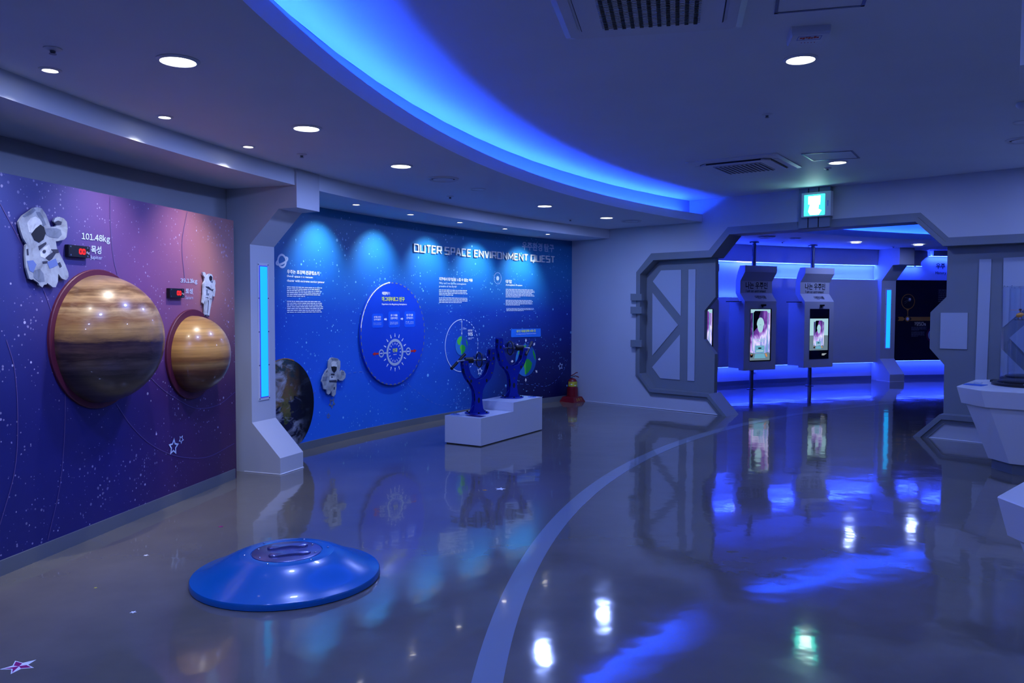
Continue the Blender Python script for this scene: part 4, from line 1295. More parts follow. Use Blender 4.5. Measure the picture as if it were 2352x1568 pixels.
TP('Saturn', 426, 678.8, 686.6, 443.9, 'print_grey', 'lettering')
star_icon(PM, 398.8, 1026, 36, 'print_pale', wall_left, 0.12, 0.2)
star_icon(PM, 416.3, 1008.7, 18, 'print_pale', wall_left, PI, 0.2)
orbit(PM, [(268, 928), (300, 975), (340, 1015), (385, 1040), (430, 1051), (480, 1048), (538, 1018)], 'print_faint', wall_left, 0.005, n=8)
orbit(PM, [(345, 866), (372, 892), (405, 915), (450, 937), (500, 930), (540, 900)], 'print_faint', wall_left, 0.005, n=8)
orbit(PM, [(15, 780), (34, 850), (41, 960), (34, 1080), (0, 1205)], 'print_faint', wall_left, 0.005, n=8)
orbit(PM, [(0, 466), (60, 580), (110, 690), (140, 800), (150, 930), (140, 1100), (110, 1240)], 'print_faint', wall_left, 0.005, n=8)
orbit(PM, [(253, 452), (254, 520), (262, 600), (280, 660)], 'print_faint', wall_left, 0.005, n=8)
orbit(PM, [(430, 486), (418, 560), (424, 640)], 'print_faint', wall_left, 0.005, n=8)

# ================================================================== stamping platform
PC = gp(659, 1266, 0.153)
PC.z = 0
t = thing('foot_platform', 'round glossy blue floor platform with two raised footprints on its steel plate', 'platform', PC)
prof = [(0.535, 0.0), (0.54, 0.004), (0.54, 0.030), (0.535, 0.038), (0.52, 0.043)]
for k in range(1, 15):
    s = k / 14
    r = 0.52 + (0.275 - 0.52) * s
    prof.append((r, 0.043 + 0.108 * (0.62 * s + 0.38 * s * s * (3 - 2 * s))))
prof += [(0.268, 0.1535), (0.205, 0.1535), (0.203, 0.149)]
mat('platform_blue', (0.004, 0.12, 0.40), 0.24, coat=0.3)
obj('shell', lathe(prof, 96), 'platform_blue', t, smooth=True, world=False)
mat('plate_steel', (0.22, 0.23, 0.48), 0.25, 0.75)
plate = obj('steel_plate', lathe([(0.199, 0.148), (0.199, 0.1545), (0.196, 0.156), (0.0, 0.156)], 72), 'plate_steel', t, smooth=True, world=False)
ang = math.atan2(-0.27, 0.96) + 0.62
foot = [(-0.118, 0.0), (-0.108, 0.024), (-0.085, 0.034), (-0.05, 0.034), (-0.01, 0.026), (0.03, 0.028), (0.07, 0.040), (0.10, 0.036), (0.118, 0.012), (0.116, -0.014), (0.098, -0.034), (0.06, -0.036), (0.02, -0.018), (-0.03, -0.022), (-0.07, -0.034), (-0.105, -0.028)]
for sgn, oy in ((1, 0.075), (-1, -0.075)):
    pts = []
    for a, b in foot:
        x, y = a + 0.01, b * (sgn if True else 1) + oy
        c, s = math.cos(ang), math.sin(ang)
        pts.append(V((x * c - y * s, x * s + y * c, 0.1562)))
    cen = sum(pts, V()) / len(pts)
    g = loft([pts, [p + V((0, 0, 0.009)) for p in pts], [cen + (p - cen) * 0.93 + V((0, 0, 0.013)) for p in pts]])
    obj('footprint', g, 'plate_steel', plate, world=False, smooth=True)
for k in range(6):
    a = k * PI / 3 + 0.35
    obj('screw', lathe([(0.006, 0.1530), (0.006, 0.157), (0.003, 0.1595)], 10, (0.237 * math.cos(a), 0.237 * math.sin(a), 0)), 'steel', t, smooth=True, world=False)
for k in range(4):
    a = ang + (0.5, PI - 0.5, PI + 0.5, -0.5)[k]
    obj('screw', lathe([(0.006, 0.1555), (0.006, 0.159), (0.003, 0.1615)], 10, (0.178 * math.cos(a), 0.178 * math.sin(a), 0)), 'steel', plate, smooth=True, world=False)

# ================================================================== podium with the two vacuum devices
A_, B_, D_ = gp(1018.3, 1018.3), gp(1104.5, 1026.5), gp(1245, 987.5)
e2 = (D_ - B_).normalized()
e1 = V((e2.y, -e2.x, 0))
wid = abs((B_ - A_).dot(e1))
ln = (D_ - B_).length
zlow = vat(1104.5, 961, B_).z
PS = vat(1179, 945, B_ + e2 * ln * 0.5)
step = None
for k in range(200):                                   # where along the side the riser of the step falls
    Q = B_ + e2 * (ln * k / 200)
    rr = ray(1179, 945)
    if math.atan2(Q.x, Q.y) >= math.atan2(rr.x, rr.y):
        step = ln * k / 200
        break
zhigh = vat(1245, 911, D_).z
def pod(a, b, z):
    return B_ - e1 * a + e2 * b + V((0, 0, z))
t = thing('podium', 'white two-level display podium standing before the blue mural', 'podium', B_ - e1 * wid / 2 + e2 * ln / 2)
side = [(0, 0.012), (ln, 0.012), (ln, zhigh), (step, zhigh), (step, zlow), (0, zlow)]
obj('body', prism([pod(0, b, z) for b, z in side], [pod(wid, b, z) for b, z in side]), 'lacquer_white', t)
obj('shadow_gap', prism([pod(0.015, 0.015, 0), pod(0.015, ln - 0.015, 0), pod(wid - 0.015, ln - 0.015, 0), pod(wid - 0.015, 0.015, 0)], [pod(0.015, 0.015, 0.012), pod(0.015, ln - 0.015, 0.012), pod(wid - 0.015, ln - 0.015, 0.012), pod(wid - 0.015, 0.015, 0.012)]), 'dark_gap', t)

def device(label, base, flip):
    """two blue forked side plates on a round flange carrying a clear vacuum sphere"""
    pd = V((0.90, 0.436, 0)).normalized()
    t = thing('vacuum_device', label, 'exhibit device', base, math.atan2(pd.y, pd.x), 'blue vacuum sphere devices')
    # local x: across the fork, y: away from the viewer
    f = -1 if flip else 1
    outer = [(-0.075, 0.0), (-0.055, 0.05), (-0.042, 0.16), (-0.052, 0.26), (-0.085, 0.33), (-0.14, 0.40), (-0.175, 0.48), (-0.19, 0.56), (-0.19, 0.62), (-0.135, 0.62), (-0.13, 0.55), (-0.105, 0.47), (-0.06, 0.415), (0.0, 0.395),
             (0.06, 0.415), (0.105, 0.47), (0.135, 0.56), (0.15, 0.66), (0.155, 0.74), (0.17, 0.755), (0.205, 0.755), (0.215, 0.73), (0.215, 0.62), (0.195, 0.50), (0.155, 0.40), (0.085, 0.33), (0.052, 0.26), (0.042, 0.16), (0.055, 0.05), (0.075, 0.0)]
    for y in (-0.052, 0.052):
        a = [V((f * x, y - 0.007, z + 0.012)) for x, z in outer]
        pl = obj('side_plate', ext(a, (0, 0.014, 0)), 'blue_steel', t, world=False)
        for x, z in ((-0.165, 0.58), (-0.12, 0.43), (0.0, 0.355), (0.0, 0.24), (0.165, 0.47), (0.185, 0.70), (0.15, 0.62), (0.172, 0.58)):
            obj('bolt', cyl((f * x, y - 0.013, z + 0.012), (f * x, y + 0.013, z + 0.012), 0.010, n=10), 'steel', pl, world=False)
        for x, z, w_, h_ in ((-0.10, 0.38, 0.012, 0.022), (0.10, 0.38, 0.012, 0.022), (0.0, 0.15, 0.016, 0.034), (0.188, 0.64, 0.012, 0.022)):
            obj('slot', ext([V((f * (x + w_ * math.cos(2 * PI * i / 16)), y - 0.0076, z + 0.012 + h_ * math.sin(2 * PI * i / 16))) for i in range(16)], (0, 0.0152, 0)), 'dark_gap', pl, world=False)
    for x, z in ((-0.155, 0.50), (0.165, 0.53), (0.185, 0.715), (-0.07, 0.36), (0.0, 0.20)):
        obj('spacer', box((f * x, 0, z + 0.012), 0.035, 0.09, 0.045), 'rubber_black', t, world=False)
    fl = obj('flange', lathe([(0.148, 0.0), (0.148, 0.012), (0.0, 0.012)], 48), 'blue_steel', t, smooth=True, world=False)
    for k in range(6):
        a = k * PI / 3 + 0.3
        obj('bolt', lathe([(0.012, 0.012), (0.012, 0.026), (0.0, 0.026)], 8, (0.122 * math.cos(a), 0.122 * math.sin(a), 0)), 'plastic_black', fl, world=False)
    for s in (-1, 1):
        obj('gusset', ext([V((s * 0.052, -0.006, 0.012)), V((s * 0.11, -0.006, 0.012)), V((s * 0.045, -0.006, 0.10))], (0, 0.012, 0)), 'blue_steel', t, world=False)
    zc = 0.635
    cx_ = 0.028 * f
    rs = 0.086
    def sph(r, n=16, m=28):
        return loft([ring((cx_ + r * math.cos(PI * k / n), 0, zc), max(r * math.sin(PI * k / n), 0.0004), m, V((0, 1, 0)), V((0, 0, 1))) for k in range(n + 1)])
    obj('clear_sphere', sph(rs), 'clear_shell', t, smooth=True, world=False)
    obj('seal_ring', tube([V((cx_, rs * 1.02 * math.cos(2 * PI * i / 36), zc + rs * 1.02 * math.sin(2 * PI * i / 36))) for i in range(37)], 0.007, 8), 'rubber_black', t, smooth=True, world=False)
    obj('core_rod', cyl((cx_ - rs * 0.9, 0, zc), (cx_ + rs * 0.9, 0, zc), 0.012), 'steel', t, smooth=True, world=False)
    obj('glint_disc', lathe([(0.0, -0.012), (0.034, -0.008), (0.034, 0.008), (0.0, 0.012)], 24, (cx_, 0, zc)), 'steel', t, smooth=True, world=False)  # disc added to give bright glints inside the sphere
    obj('fixed_mount', cyl((f * 0.12, 0, zc), (f * 0.19, 0, zc), 0.04), 'blue_steel', t, smooth=True, world=False)
    obj('hose', tube([V((f * 0.12, -0.02, zc - 0.05)), V((f * 0.155, -0.03, zc - 0.075)), V((f * 0.165, -0.03, zc - 0.12)), V((f * 0.16, -0.02, zc - 0.17))], 0.006, 8), 'rubber_black', t, smooth=True, world=False)
    pull = obj('pull_handle', cyl((-f * 0.055, 0, zc), (-f * 0.155, 0, zc), 0.036), 'rubber_black', t, smooth=True, world=False)
    obj('shaft', cyl((-f * 0.15, 0, zc), (-f * 0.235, 0, zc - 0.008), 0.013), 'steel', pull, smooth=True, world=False)
    for s in (-1, 1):
        d = V((0.74, 0.42, 0.52)).normalized() if not flip else V((0.60, 0.62, 0.50)).normalized()
        c = V((-f * 0.24, 0, zc - 0.01))
        obj('grip', cyl(c + d * (0.025 * s), c + d * (0.15 * s), 0.0175), 'rubber_black', pull, smooth=True, world=False)
    c = V((-f * 0.24, 0, zc - 0.01))
    d = V((0.74, 0.42, 0.52)).normalized() if not flip else V((0.60, 0.62, 0.50)).normalized()
    obj('grip_core', cyl(c - d * 0.035, c + d * 0.035, 0.012), 'steel', pull, smooth=True, world=False)
    return t
b1 = gp(1095.5, 948.7, zlow)
b2 = gp(1176, 912.7, zhigh)
device('nearer blue forked device with clear sphere and handle to the left, on the low step', b1, False)
device('farther blue forked device with clear sphere and handle to the right, on the high step', b2, True)
def ctl(label, P, rz):
    t = thing('control_plate', label, 'control panel', P, rz, 'control plates on the podium')
    obj('plate', ext(ring((0, 0, 0), 0.055, 24), (0, 0, 0.002)), 'label_blue', t, world=False)
    obj('push_button', lathe([(0.022, 0.002), (0.022, 0.008), (0.014, 0.012), (0.0, 0.012)], 20), 'steel', t, smooth=True, world=False)
ctl('round blue plate with a steel button at the near left podium corner', gp(1045, 951, zlow), 0)
ctl('round blue plate with a steel button at the far right podium corner', gp(1222, 911.2, zhigh), 0)
q = [gp(x, y, zlow + 0.001) for x, y in [(1068, 954.2), (1103, 958.2), (1116, 955.3), (1083, 952)]]
mat('card_dark', (0.03, 0.012, 0.10), 0.3)
one('info_card', ext(q, (0, 0, 0.002)), 'card_dark', 'thin dark instruction card on the low podium step', 'card')

# ================================================================== fire extinguisher in its stand
P = gpt(-0.27 + 0.19, 0, 0.185)
t = thing('extinguisher_stand', 'dark red plastic fire extinguisher stand in the far wall corner', 'stand', P, math.radians(46.75))
def rsq(a, z):
    return [V((x * a, y * a, z)) for x, y in ((-1, -1), (1, -1), (1, 1), (-1, 1))]
obj('base', loft([rsq(0.155, 0), rsq(0.115, 0.085), rsq(0.10, 0.09)]), 'red_paint', t, world=False)
obj('collar', lathe([(0.098, 0.09), (0.092, 0.24), (0.085, 0.245)], 32, cap=False), 'red_paint', t, smooth=True, world=False)
for i, ch in enumerate('소화기'):
    vs, fs = text_geo(ch, 0.02)
    obj('lettering', ([V((-0.07 + i * 0.052 + u * 0.044, -0.156 + 0.04 * (0.02 + v * 0.05) / 0.085 - 0.002, 0.02 + v * 0.05)) for u, v, z in vs], fs), 'print_orange', t, world=False)
t = thing('fire_extinguisher', 'red fire extinguisher with a yellow label standing in a red stand', 'fire extinguisher', P + V((0, 0, 0.092)), math.radians(12))
obj('cylinder', lathe([(0.0, 0.0), (0.076, 0.002), (0.078, 0.02), (0.078, 0.235), (0.072, 0.262), (0.055, 0.286), (0.03, 0.30), (0.02, 0.305)], 36), 'red_paint', t, smooth=True, world=False)
lab = [[V((0.0788 * math.sin(a), -0.0788 * math.cos(a), z)) for a in [math.radians(-75 + 6 * k) for k in range(26)]] for z in (0.168, 0.248)]
obj('label', loft(lab, cap=False, closed=False), 'label_yellow', t, world=False)
for k, (a0, z0_, w_, h_, m_) in enumerate([(-60, 0.232, 34, 0.006, 'print_red'), (-52, 0.222, 22, 0.004, 'print_black'), (-60, 0.198, 16, 0.012, 'label_blue'), (-34, 0.198, 16, 0.012, 'print_white'), (-60, 0.178, 50, 0.004, 'print_black'), (2, 0.225, 40, 0.005, 'print_black'), (2, 0.205, 40, 0.004, 'print_black'), (8, 0.182, 22, 0.010, 'print_white'), (36, 0.185, 12, 0.010, 'label_blue')]):
    gg = [[V((0.0793 * math.sin(a), -0.0793 * math.cos(a), z)) for a in [math.radians(a0 + w_ * j / 6) for j in range(7)]] for z in (z0_, z0_ + h_)]
    obj('label_print', loft(gg, cap=False, closed=False), m_, t, world=False)
obj('valve', join(cyl((0, 0, 0.30), (0, 0, 0.335), 0.017), box((0.012, 0, 0.335), 0.06, 0.022, 0.025)), 'steel', t, world=False)
obj('gauge', cyl((-0.025, -0.012, 0.328), (-0.025, -0.03, 0.328), 0.016), 'steel', t, smooth=True, world=False)
obj('lever', tube([V((-0.03, 0, 0.345)), V((0.02, 0, 0.365)), V((0.06, 0, 0.392)), V((0.09, 0, 0.398))], 0.007, 8), 'red_paint', t, smooth=True, world=False)
obj('carry_handle', tube([V((0.0, 0, 0.342)), V((0.05, 0, 0.34)), V((0.085, 0, 0.33)), V((0.11, 0, 0.315))], 0.007, 8), 'red_paint', t, smooth=True, world=False)

# ================================================================== exit sign
P = GW.px(1873, 468, 0.16)
sz = 0.34
wx = GW.dist(GW.px(1841, 468, 0.16), GW.px(1908, 468, 0.16))
zt, zb = GW.px(1873, 441, 0.16).z, GW.px(1873, 497, 0.16).z
u0 = gu(GW.px(1841, 468, 0.16))
t = thing('exit_sign', 'glowing green and white exit sign box on the cable duct above the gateway', 'exit sign', gpt(u0 + wx / 2, zb, 0.12))
def sg(x0, x1, z0_, z1_, f, b):
    q = [gpt(u0 + wx * x0, zb + (zt - zb) * z0_, f), gpt(u0 + wx * x1, zb + (zt - zb) * z0_, f), gpt(u0 + wx * x1, zb + (zt - zb) * z1_, f), gpt(u0 + wx * x0, zb + (zt - zb) * z1_, f)]
    return prism(q, [GW.push(p, b - f) for p in q])
obj('housing', sg(0, 1, 0, 1, 0.16, 0.077), 'plastic_white', t)
obj('lit_panel', sg(0.10, 0.80, 0.05, 0.90, 0.163, 0.1605), 'sign_green', t)
def uvS(pts):
    q = [gpt(u0 + wx * (0.10 + 0.70 * a), zb + (zt - zb) * (0.05 + 0.85 * b), 0.1645) for a, b in pts]
    return face(q)
obj('pictogram_door', uvS([(0.2, 0.93), (0.2, 0.55), (0.78, 0.5), (0.8, 0.93)]), 'sign_white', t)
obj('pictogram_runner', join(uvS([(0.30, 0.58), (0.72, 0.58), (0.70, 0.30), (0.85, 0.22), (0.72, 0.02), (0.30, 0.03), (0.2, 0.2)]),), 'sign_white', t)
obj('switch_slot', sg(0.89, 0.92, 0.4, 0.62, 0.162, 0.160), 'steel', t)

# ================================================================== the next room: recessed light bands, kiosks, history wall
def far_ang(x, y=700):
    P = BW.px(x, y)
    return math.degrees(math.atan2(P.y - C0.y, P.x - C0.x))
aL, aK, aR = far_ang(1560), far_ang(1700), far_ang(2010)
RP = RW - 0.14
wall_far_panel = []
def fpanel(a0, a1, z0, z1, m='white_wall', r=RP):
    return obj('wall_panel', arcbox(r, RW - 0.001, z0, z1, a0, a1, 24), m, wall_far)
fpanel(aL + 4, aK, 0.39, 1.79)
fpanel(aK, aR + 0.2, 0.39, 2.2)
fpanel(aL + 4, aR + 0.2, 2.52, ZL)
obj('led_strip', arcface(RP + 0.05, 0.383, RP + 0.07, 0.383, aL + 4, aR + 0.3, 40), 'led_low', wall_far)
obj('led_strip', arcface(RP + 0.05, 2.512, RP + 0.08, 2.512, aL + 4, aR + 0.3, 40), 'led_far', wall_far)
obj('led_strip', arcface(RP + 0.05, 2.208, RP + 0.07, 2.208, aK, aR + 0.3, 40), 'led_far', wall_far)
obj('led_strip', arcface(RP + 0.05, 1.798, RP + 0.07, 1.798, aL + 4, aK, 20), 'led_far', wall_far)
aS0, aS1 = far_ang(1683), far_ang(1727)
obj('loose_led_tube', tube([pol(RP + 0.04, aS0 + (aS1 - aS0) * k / 8, 2.515) for k in range(9)], 0.012, 8), 'led_tube', wall_far)
# history wall
h0, h1 = 102.82, far_ang(2330)
mat('history_black', (0.006, 0.006, 0.016), 0.3)
hp = one('history_panel', arcbox(RP, RW - 0.002, 0.42, 2.205, h0 + 1.0, h1, 30), 'history_black', 'black curved history timeline panel with orange arrows in the next room', 'wall panel')
HS = Arc(RP)
hx = obj('header_panel', prism(*(lambda q: (q, [HS.push(p, -0.12) for p in q]))([HS.px(x, y) for x, y in [(2050, 576), (2130.5, 588.5), (2260, 588.5), (2260, 570), (2050, 566)]])), 'white_wall', wall_far) if False else None
fpanel(h0 + 1.0, far_ang(2103), 2.52, ZL)
q = [HS.px(x, y) for x, y in [(2102.8, 612), (2131, 588.6), (2131, 576.6), (2102.8, 575.6)]]
obj('wall_panel', prism(q, [HS.push(p, -0.12) for p in q]), 'white_wall', wall_far)
fpanel(far_ang(2131) - 0.02, h1, 2.745, ZL)
obj('led_strip', arcface(RP + 0.05, 2.74, RP + 0.08, 2.74, far_ang(2125), h1, 20), 'led_far', wall_far)
obj('led_strip', arcface(RP + 0.05, 2.515, RP + 0.08, 2.515, h0 + 1.0, far_ang(2110), 12), 'led_far', wall_far)
obj('led_strip', arcface(RP + 0.05, 0.412, RP + 0.08, 0.412, h0 + 1.0, h1, 30), 'led_low', wall_far)
TF = lambda s, x0, yt, yb, x1, m, nm, bold=0.0, par=wall_far, sf=BW, off=0.004: text_on(s, sf, x0, yt, yb, x1, m, nm, par, off, bold)
TF('우주', 2149.5, 604.5, 617.5, 2171, 'print_black', 'lettering', 0.03)
TF('History', 2148.4, 623, 631.5, 2173.3, 'print_black', 'lettering', 0.01)
def hpx(nm, pts, m, off=0.003, th=0.003):
    return obj(nm, pxpoly(HS, pts, off, th), m, hp)
def hring(nm, x, y, rx, ry, w, m):
    P0 = HS.px(x, y, 0.004)
    R = HS.px(x, y - ry, 0.004).z - P0.z
    return obj(nm, flat(stroke(circ(0, 0, R, 36), R * w, True), HS.frame(P0), 0.001), m, hp)
hpx('timeline_arrow', [(2062, 727.5), (2074, 727.5), (2078.5, 732), (2074, 736.5), (2062, 736.5), (2065.5, 732)], 'print_orange')
hpx('timeline_arrow', [(2090, 727.5), (2200, 727.5), (2200, 736.5), (2090, 736.5), (2094, 732)], 'print_orange')
hpx('photo_pin', [(2081, 709), (2089, 709), (2086, 714), (2085.6, 728), (2084.4, 728), (2084, 714)], 'print_orange')
hring('photo_ring', 2085.7, 692.5, 15, 17, 0.09, 'print_orange')
hring('date_ring', 2084.4, 732, 4.6, 5.2, 0.4, 'print_orange')
P0 = HS.px(2084.4, 732, 0.004)
obj('date_dot', flat([circ(0, 0, 0.036, 20)], HS.frame(P0), 0.003), 'print_white', hp)
P0 = HS.px(2089, 688, 0.004)
obj('satellite_print', flat([circ(0, 0, 0.042, 16)] + stroke([(-0.02, 0.03), (-0.13, 0.05)], 0.008) + stroke([(-0.02, 0.0), (-0.13, -0.05)], 0.008) + stroke([(-0.02, -0.02), (-0.12, -0.09)], 0.006), HS.frame(P0), 0.002), 'print_dim', hp)
obj('satellite_print', flat([circ(0.008, 0.012, 0.026, 16)], HS.frame(P0), 0.004), 'print_white', hp)
hring('photo_ring', 2143, 769, 15, 16, 0.08, 'print_magenta')
P0 = HS.px(2143, 769, 0.004)
obj('launch_print', flat([circ(0, 0, 0.13, 24)], HS.frame(P0), 0.002), 'print_grey', hp)
def digits():
    x, out = 0.0, []
    D = {'1': (0.35, [[(0, 1), (0.25, 1), (0.25, 0)]]), '9': (0.7, [[(0.7, 0.45), (0, 0.45), (0, 1), (0.7, 1), (0.7, 0), (0.1, 0)]]), '5': (0.7, [[(0.7, 1), (0, 1), (0, 0.52), (0.7, 0.52), (0.7, 0), (0, 0)]]), '0': (0.7, [[(0, 0), (0.7, 0), (0.7, 1), (0, 1), (0, 0)]]), 's': (0.55, [[(0.55, 0.6), (0, 0.6), (0, 0.32), (0.55, 0.32), (0.55, 0), (0, 0)]])}
    for ch in '1950s':
        w, ls = D[ch]
        for l in ls:
            out += stroke([(x + a, b) for a, b in l], 0.24)
        x += w + 0.36
    return out, x - 0.36
polys, tw = digits()
P0 = HS.px(2100.5, 747, 0.004)
hh = HS.px(2100.5, 740, 0.004).z - P0.z
ww = HS.dist(P0, HS.px(2126, 744, 0.004))
obj('year_lettering', flat([[(a * ww / tw, b * hh) for a, b in p] for p in polys], HS.frame(P0), 0.001), 'print_cream', hp)
greek_px(HS, 2093, 2129, 750, 759, 4, 21, 'print_dim', 'paragraph', hp)
greek_px(HS, 2093, 2126, 761, 773, 5, 22, 'print_dim', 'paragraph', hp)
greek_px(HS, 2155, 2180, 664, 694, 7, 23, 'print_dim', 'paragraph', hp)

def kiosk(label, base, scr):
    t = thing('kiosk', label, 'kiosk', base, math.radians(26), 'astronaut photo kiosks')
    hw = 0.40
    y = lambda d: -d           # local -y faces the visitor
    prof = [(0.20, 0.39), (0.20, 1.71), (0.075, 1.865), (0.075, 2.095), (0.20, 2.265), (0.20, 2.385), (0.06, 2.385), (-0.0, 2.265), (-0.05, 2.095), (-0.05, 1.865), (0.06, 1.71), (0.06, 0.39)]
    obj('front_shell', prism([V((-hw, y(d), z)) for d, z in prof], [V((hw, y(d), z)) for d, z in prof]), 'kiosk_shell', t, world=False)
    obj('rear_box', box((-0.0, 0.10, 1.055), 0.72, 0.34, 1.27), 'kiosk_shell', t, world=False)
    obj('lower_pole', cyl((0, 0.02, 0), (0, 0.02, 0.42), 0.038), 'steel_dark', t, smooth=True, world=False)
    obj('upper_pole', cyl((0, 0.0, 2.37), (0, 0.0, ZL - 0.011), 0.04), 'steel_dark', t, smooth=True, world=False)
    obj('floor_flange', lathe([(0.085, 0), (0.085, 0.012), (0.04, 0.02)], 24, (0, 0.02, 0)), 'steel_dark', t, smooth=True, world=False)
    obj('ceiling_flange', lathe([(0.04, ZL - 0.05), (0.09, ZL - 0.03), (0.09, ZL - 0.012)], 24), 'steel_dark', t, smooth=True, world=False)
    obj('shelf', box((-0.50, -0.02, 1.70), 0.22, 0.2, 0.015), 'plastic_black', t, world=False)
    cam_ = obj('webcam', box((0.06, -0.215, 1.635), 0.10, 0.035, 0.03), 'plastic_black', t, world=False)
    obj('webcam_foot', box((0.04, -0.206, 1.61), 0.03, 0.012, 0.04), 'plastic_black', cam_, world=False)
    M = lambda u, v, o=0.0: V((u, -0.20 - o, v))
    Mt = lambda u, v, o=0.0: V((u, -0.075 - o, v))
    k = t
    def tx(s, u, v, w, h, nm, MM, bold=0.0):
        vs, fs = text_geo(s, bold)
        obj(nm, ([MM(u + a * w, v + b * h, 0.002) for a, b, z in vs], fs), 'print_black', t, world=False)
    tx('나는 우주인', -0.27, 1.945, 0.55, 0.135, 'lettering', Mt, 0.03)
    tx('I am an astronaut', -0.26, 1.88, 0.50, 0.055, 'lettering', Mt, 0.01)
    sl = lambda u, v, o=0.0: V((u, -0.20 + 0.125 * v - o * 0.8, 1.71 + 0.155 * v + o * 0.6))
    vs, fs = text_geo('어린이용', 0.02)
    obj('lettering', ([sl(-0.09 + a * 0.28, 0.28 + b * 0.42, 0.003) for a, b, z in vs], fs), 'print_black', t, world=False)
    # screen
    sx0, sx1, sz0, sz1 = -0.255, 0.275, 0.56, 1.565
    R = lambda x0, x1, z0_, z1_, o: ext([M(x0, z0_, o), M(x1, z0_, o), M(x1, z1_, o), M(x0, z1_, o)], (0, 0.002, 0))
    sc = obj('screen', R(sx0, sx1, sz0, sz1, 0.004), 'scr_black', t, world=False)
    def pic(x0, z0_, w, h):
        """the astronaut portrait picture"""
        U = lambda a, b, o: M(x0 + a * w, z0_ + b * h, o)
        pg = [U(0, 0, 0.006), U(1, 0, 0.006), U(1, 1, 0.006), U(0, 1, 0.006)]
        cen = sum(pg, V()) / 4
        ne = obj('nebula_picture', ([p - cen for p in pg], [(0, 1, 2, 3)]), 'screen_nebula', sc, world=False)
        ne.location = cen
        ne.scale = (1, 1, 1)
        F_ = lambda nm, ps, m, o=0.0075: obj(nm, face([U(a, b, o) for a, b in ps]), m, sc, world=False)
        F_('picture_frame', [(0, 1), (1, 1), (1, 0.93), (0.88, 0.93), (0.80, 0.97), (0.22, 0.97), (0.13, 0.93), (0, 0.93)], 'scr_pale')
        F_('picture_frame', [(0.11, 0.93), (0.14, 0.93), (0.14, 0.18), (0.11, 0.18)], 'scr_cyan')
        F_('picture_frame', [(0.86, 0.93), (0.89, 0.93), (0.89, 0.18), (0.86, 0.18)], 'scr_cyan')
        F_('dark_space', [(0.14, 0.93), (0.24, 0.965), (0.5, 0.965), (0.42, 0.85), (0.36, 0.65), (0.14, 0.55)], 'scr_black', 0.0068)
        F_('face_oval', [(0.5 + 0.185 * math.cos(a) * (0.85 if math.sin(a) < 0 else 1), 0.70 + (0.14 if math.sin(a) > 0 else 0.155) * math.sin(a)) for a in [2 * PI * i / 36 for i in range(36)]], 'scr_pale')
        F_('cross_mark', [(0.46, 0.692), (0.54, 0.692), (0.54, 0.698), (0.46, 0.698)], 'scr_grey', 0.0085)
        F_('console', [(0, 0), (1, 0), (1, 0.13), (0.9, 0.16), (0.75, 0.14), (0.22, 0.14), (0, 0.16)], 'scr_grey')
        F_('console_keys', [(0.2, 0.04), (0.78, 0.04), (0.72, 0.13), (0.26, 0.13)], 'scr_cyan', 0.0085)
        F_('console_dark', [(0.0, 0.06), (0.12, 0.06), (0.16, 0.12), (0.0, 0.12)], 'scr_black', 0.0085)
        F_('console_glow', [(0.8, 0.07), (0.88, 0.07), (0.82, 0.13), (0.76, 0.13)], 'scr_orange', 0.0085)
        F_('console_glow', [(0.04, 0.105), (0.11, 0.105), (0.11, 0.115), (0.04, 0.115)], 'scr_orange', 0.0088)
        F_('message_box', [(0.24, 0.15), (0.72, 0.15), (0.72, 0.29), (0.24, 0.29)], 'scr_cyan', 0.0085)
        F_('message_mark', [(0.40, 0.225), (0.56, 0.225), (0.56, 0.25), (0.40, 0.25)], 'scr_black', 0.0095)
        F_('message_text', [(0.30, 0.175), (0.66, 0.175), (0.66, 0.19), (0.30, 0.19)], 'scr_white', 0.0095)
        for z_, a, b in ((0.405, 0.2, 0.78), (0.37, 0.3, 0.68)):
            F_('message_text', [(a, z_), (b, z_), (b, z_ + 0.013), (a, z_ + 0.013)], 'scr_pale', 0.0085)
    if scr == 'full':
        pic(sx0 + 0.004, sz0 + 0.02, sx1 - sx0 - 0.035, sz1 - sz0 - 0.03)
    else:
        w, h = sx1 - sx0 - 0.03, 0.635
        z0_ = sz0 + 0.175
        for a, b, c, d, m in ((0, 0, 1, 0.47, 'scr_grey'), (0, 0.47, 1, 1.0, 'scr_pale')):
            obj('backdrop_picture', face([M(sx0 + a * w, z0_ + b * h, 0.005), M(sx0 + c * w, z0_ + b * h, 0.005), M(sx0 + c * w, z0_ + d * h, 0.005), M(sx0 + a * w, z0_ + d * h, 0.005)]), m, sc, world=False)
        pic(sx0 + w * 0.21, z0_ + 0.005, w * 0.56, h * 0.96)
        for i in range(3):
            obj('small_print', face([M(sx0 + w * 0.68, sz0 + 0.10 - i * 0.014, 0.006), M(sx0 + w * (0.93 - 0.05 * i), sz0 + 0.10 - i * 0.014, 0.006), M(sx0 + w * (0.93 - 0.05 * i), sz0 + 0.107 - i * 0.014, 0.006), M(sx0 + w * 0.68, sz0 + 0.107 - i * 0.014, 0.006)]), 'scr_white', sc, world=False)
    return t
K1, K2 = gp(1727, 893.9), gp(1860.8, 885.7)
kiosk('left kiosk on a pole, its screen filled with a violet portrait picture', K1, 'full')
kiosk('right kiosk on a pole, its screen showing a small picture between black bars', K2, 'small')
kiosk('kiosk mostly hidden behind the left gate leaf, glimpsed through its notch', gp(1592.5, 903.0), 'full')
one('wall_socket', arcbox(RW - 0.02, RW - 0.001, 0.24, 0.32, far_ang(1733), far_ang(1739), 4), 'plastic_white', 'small white wall socket below the left kiosk', 'socket')

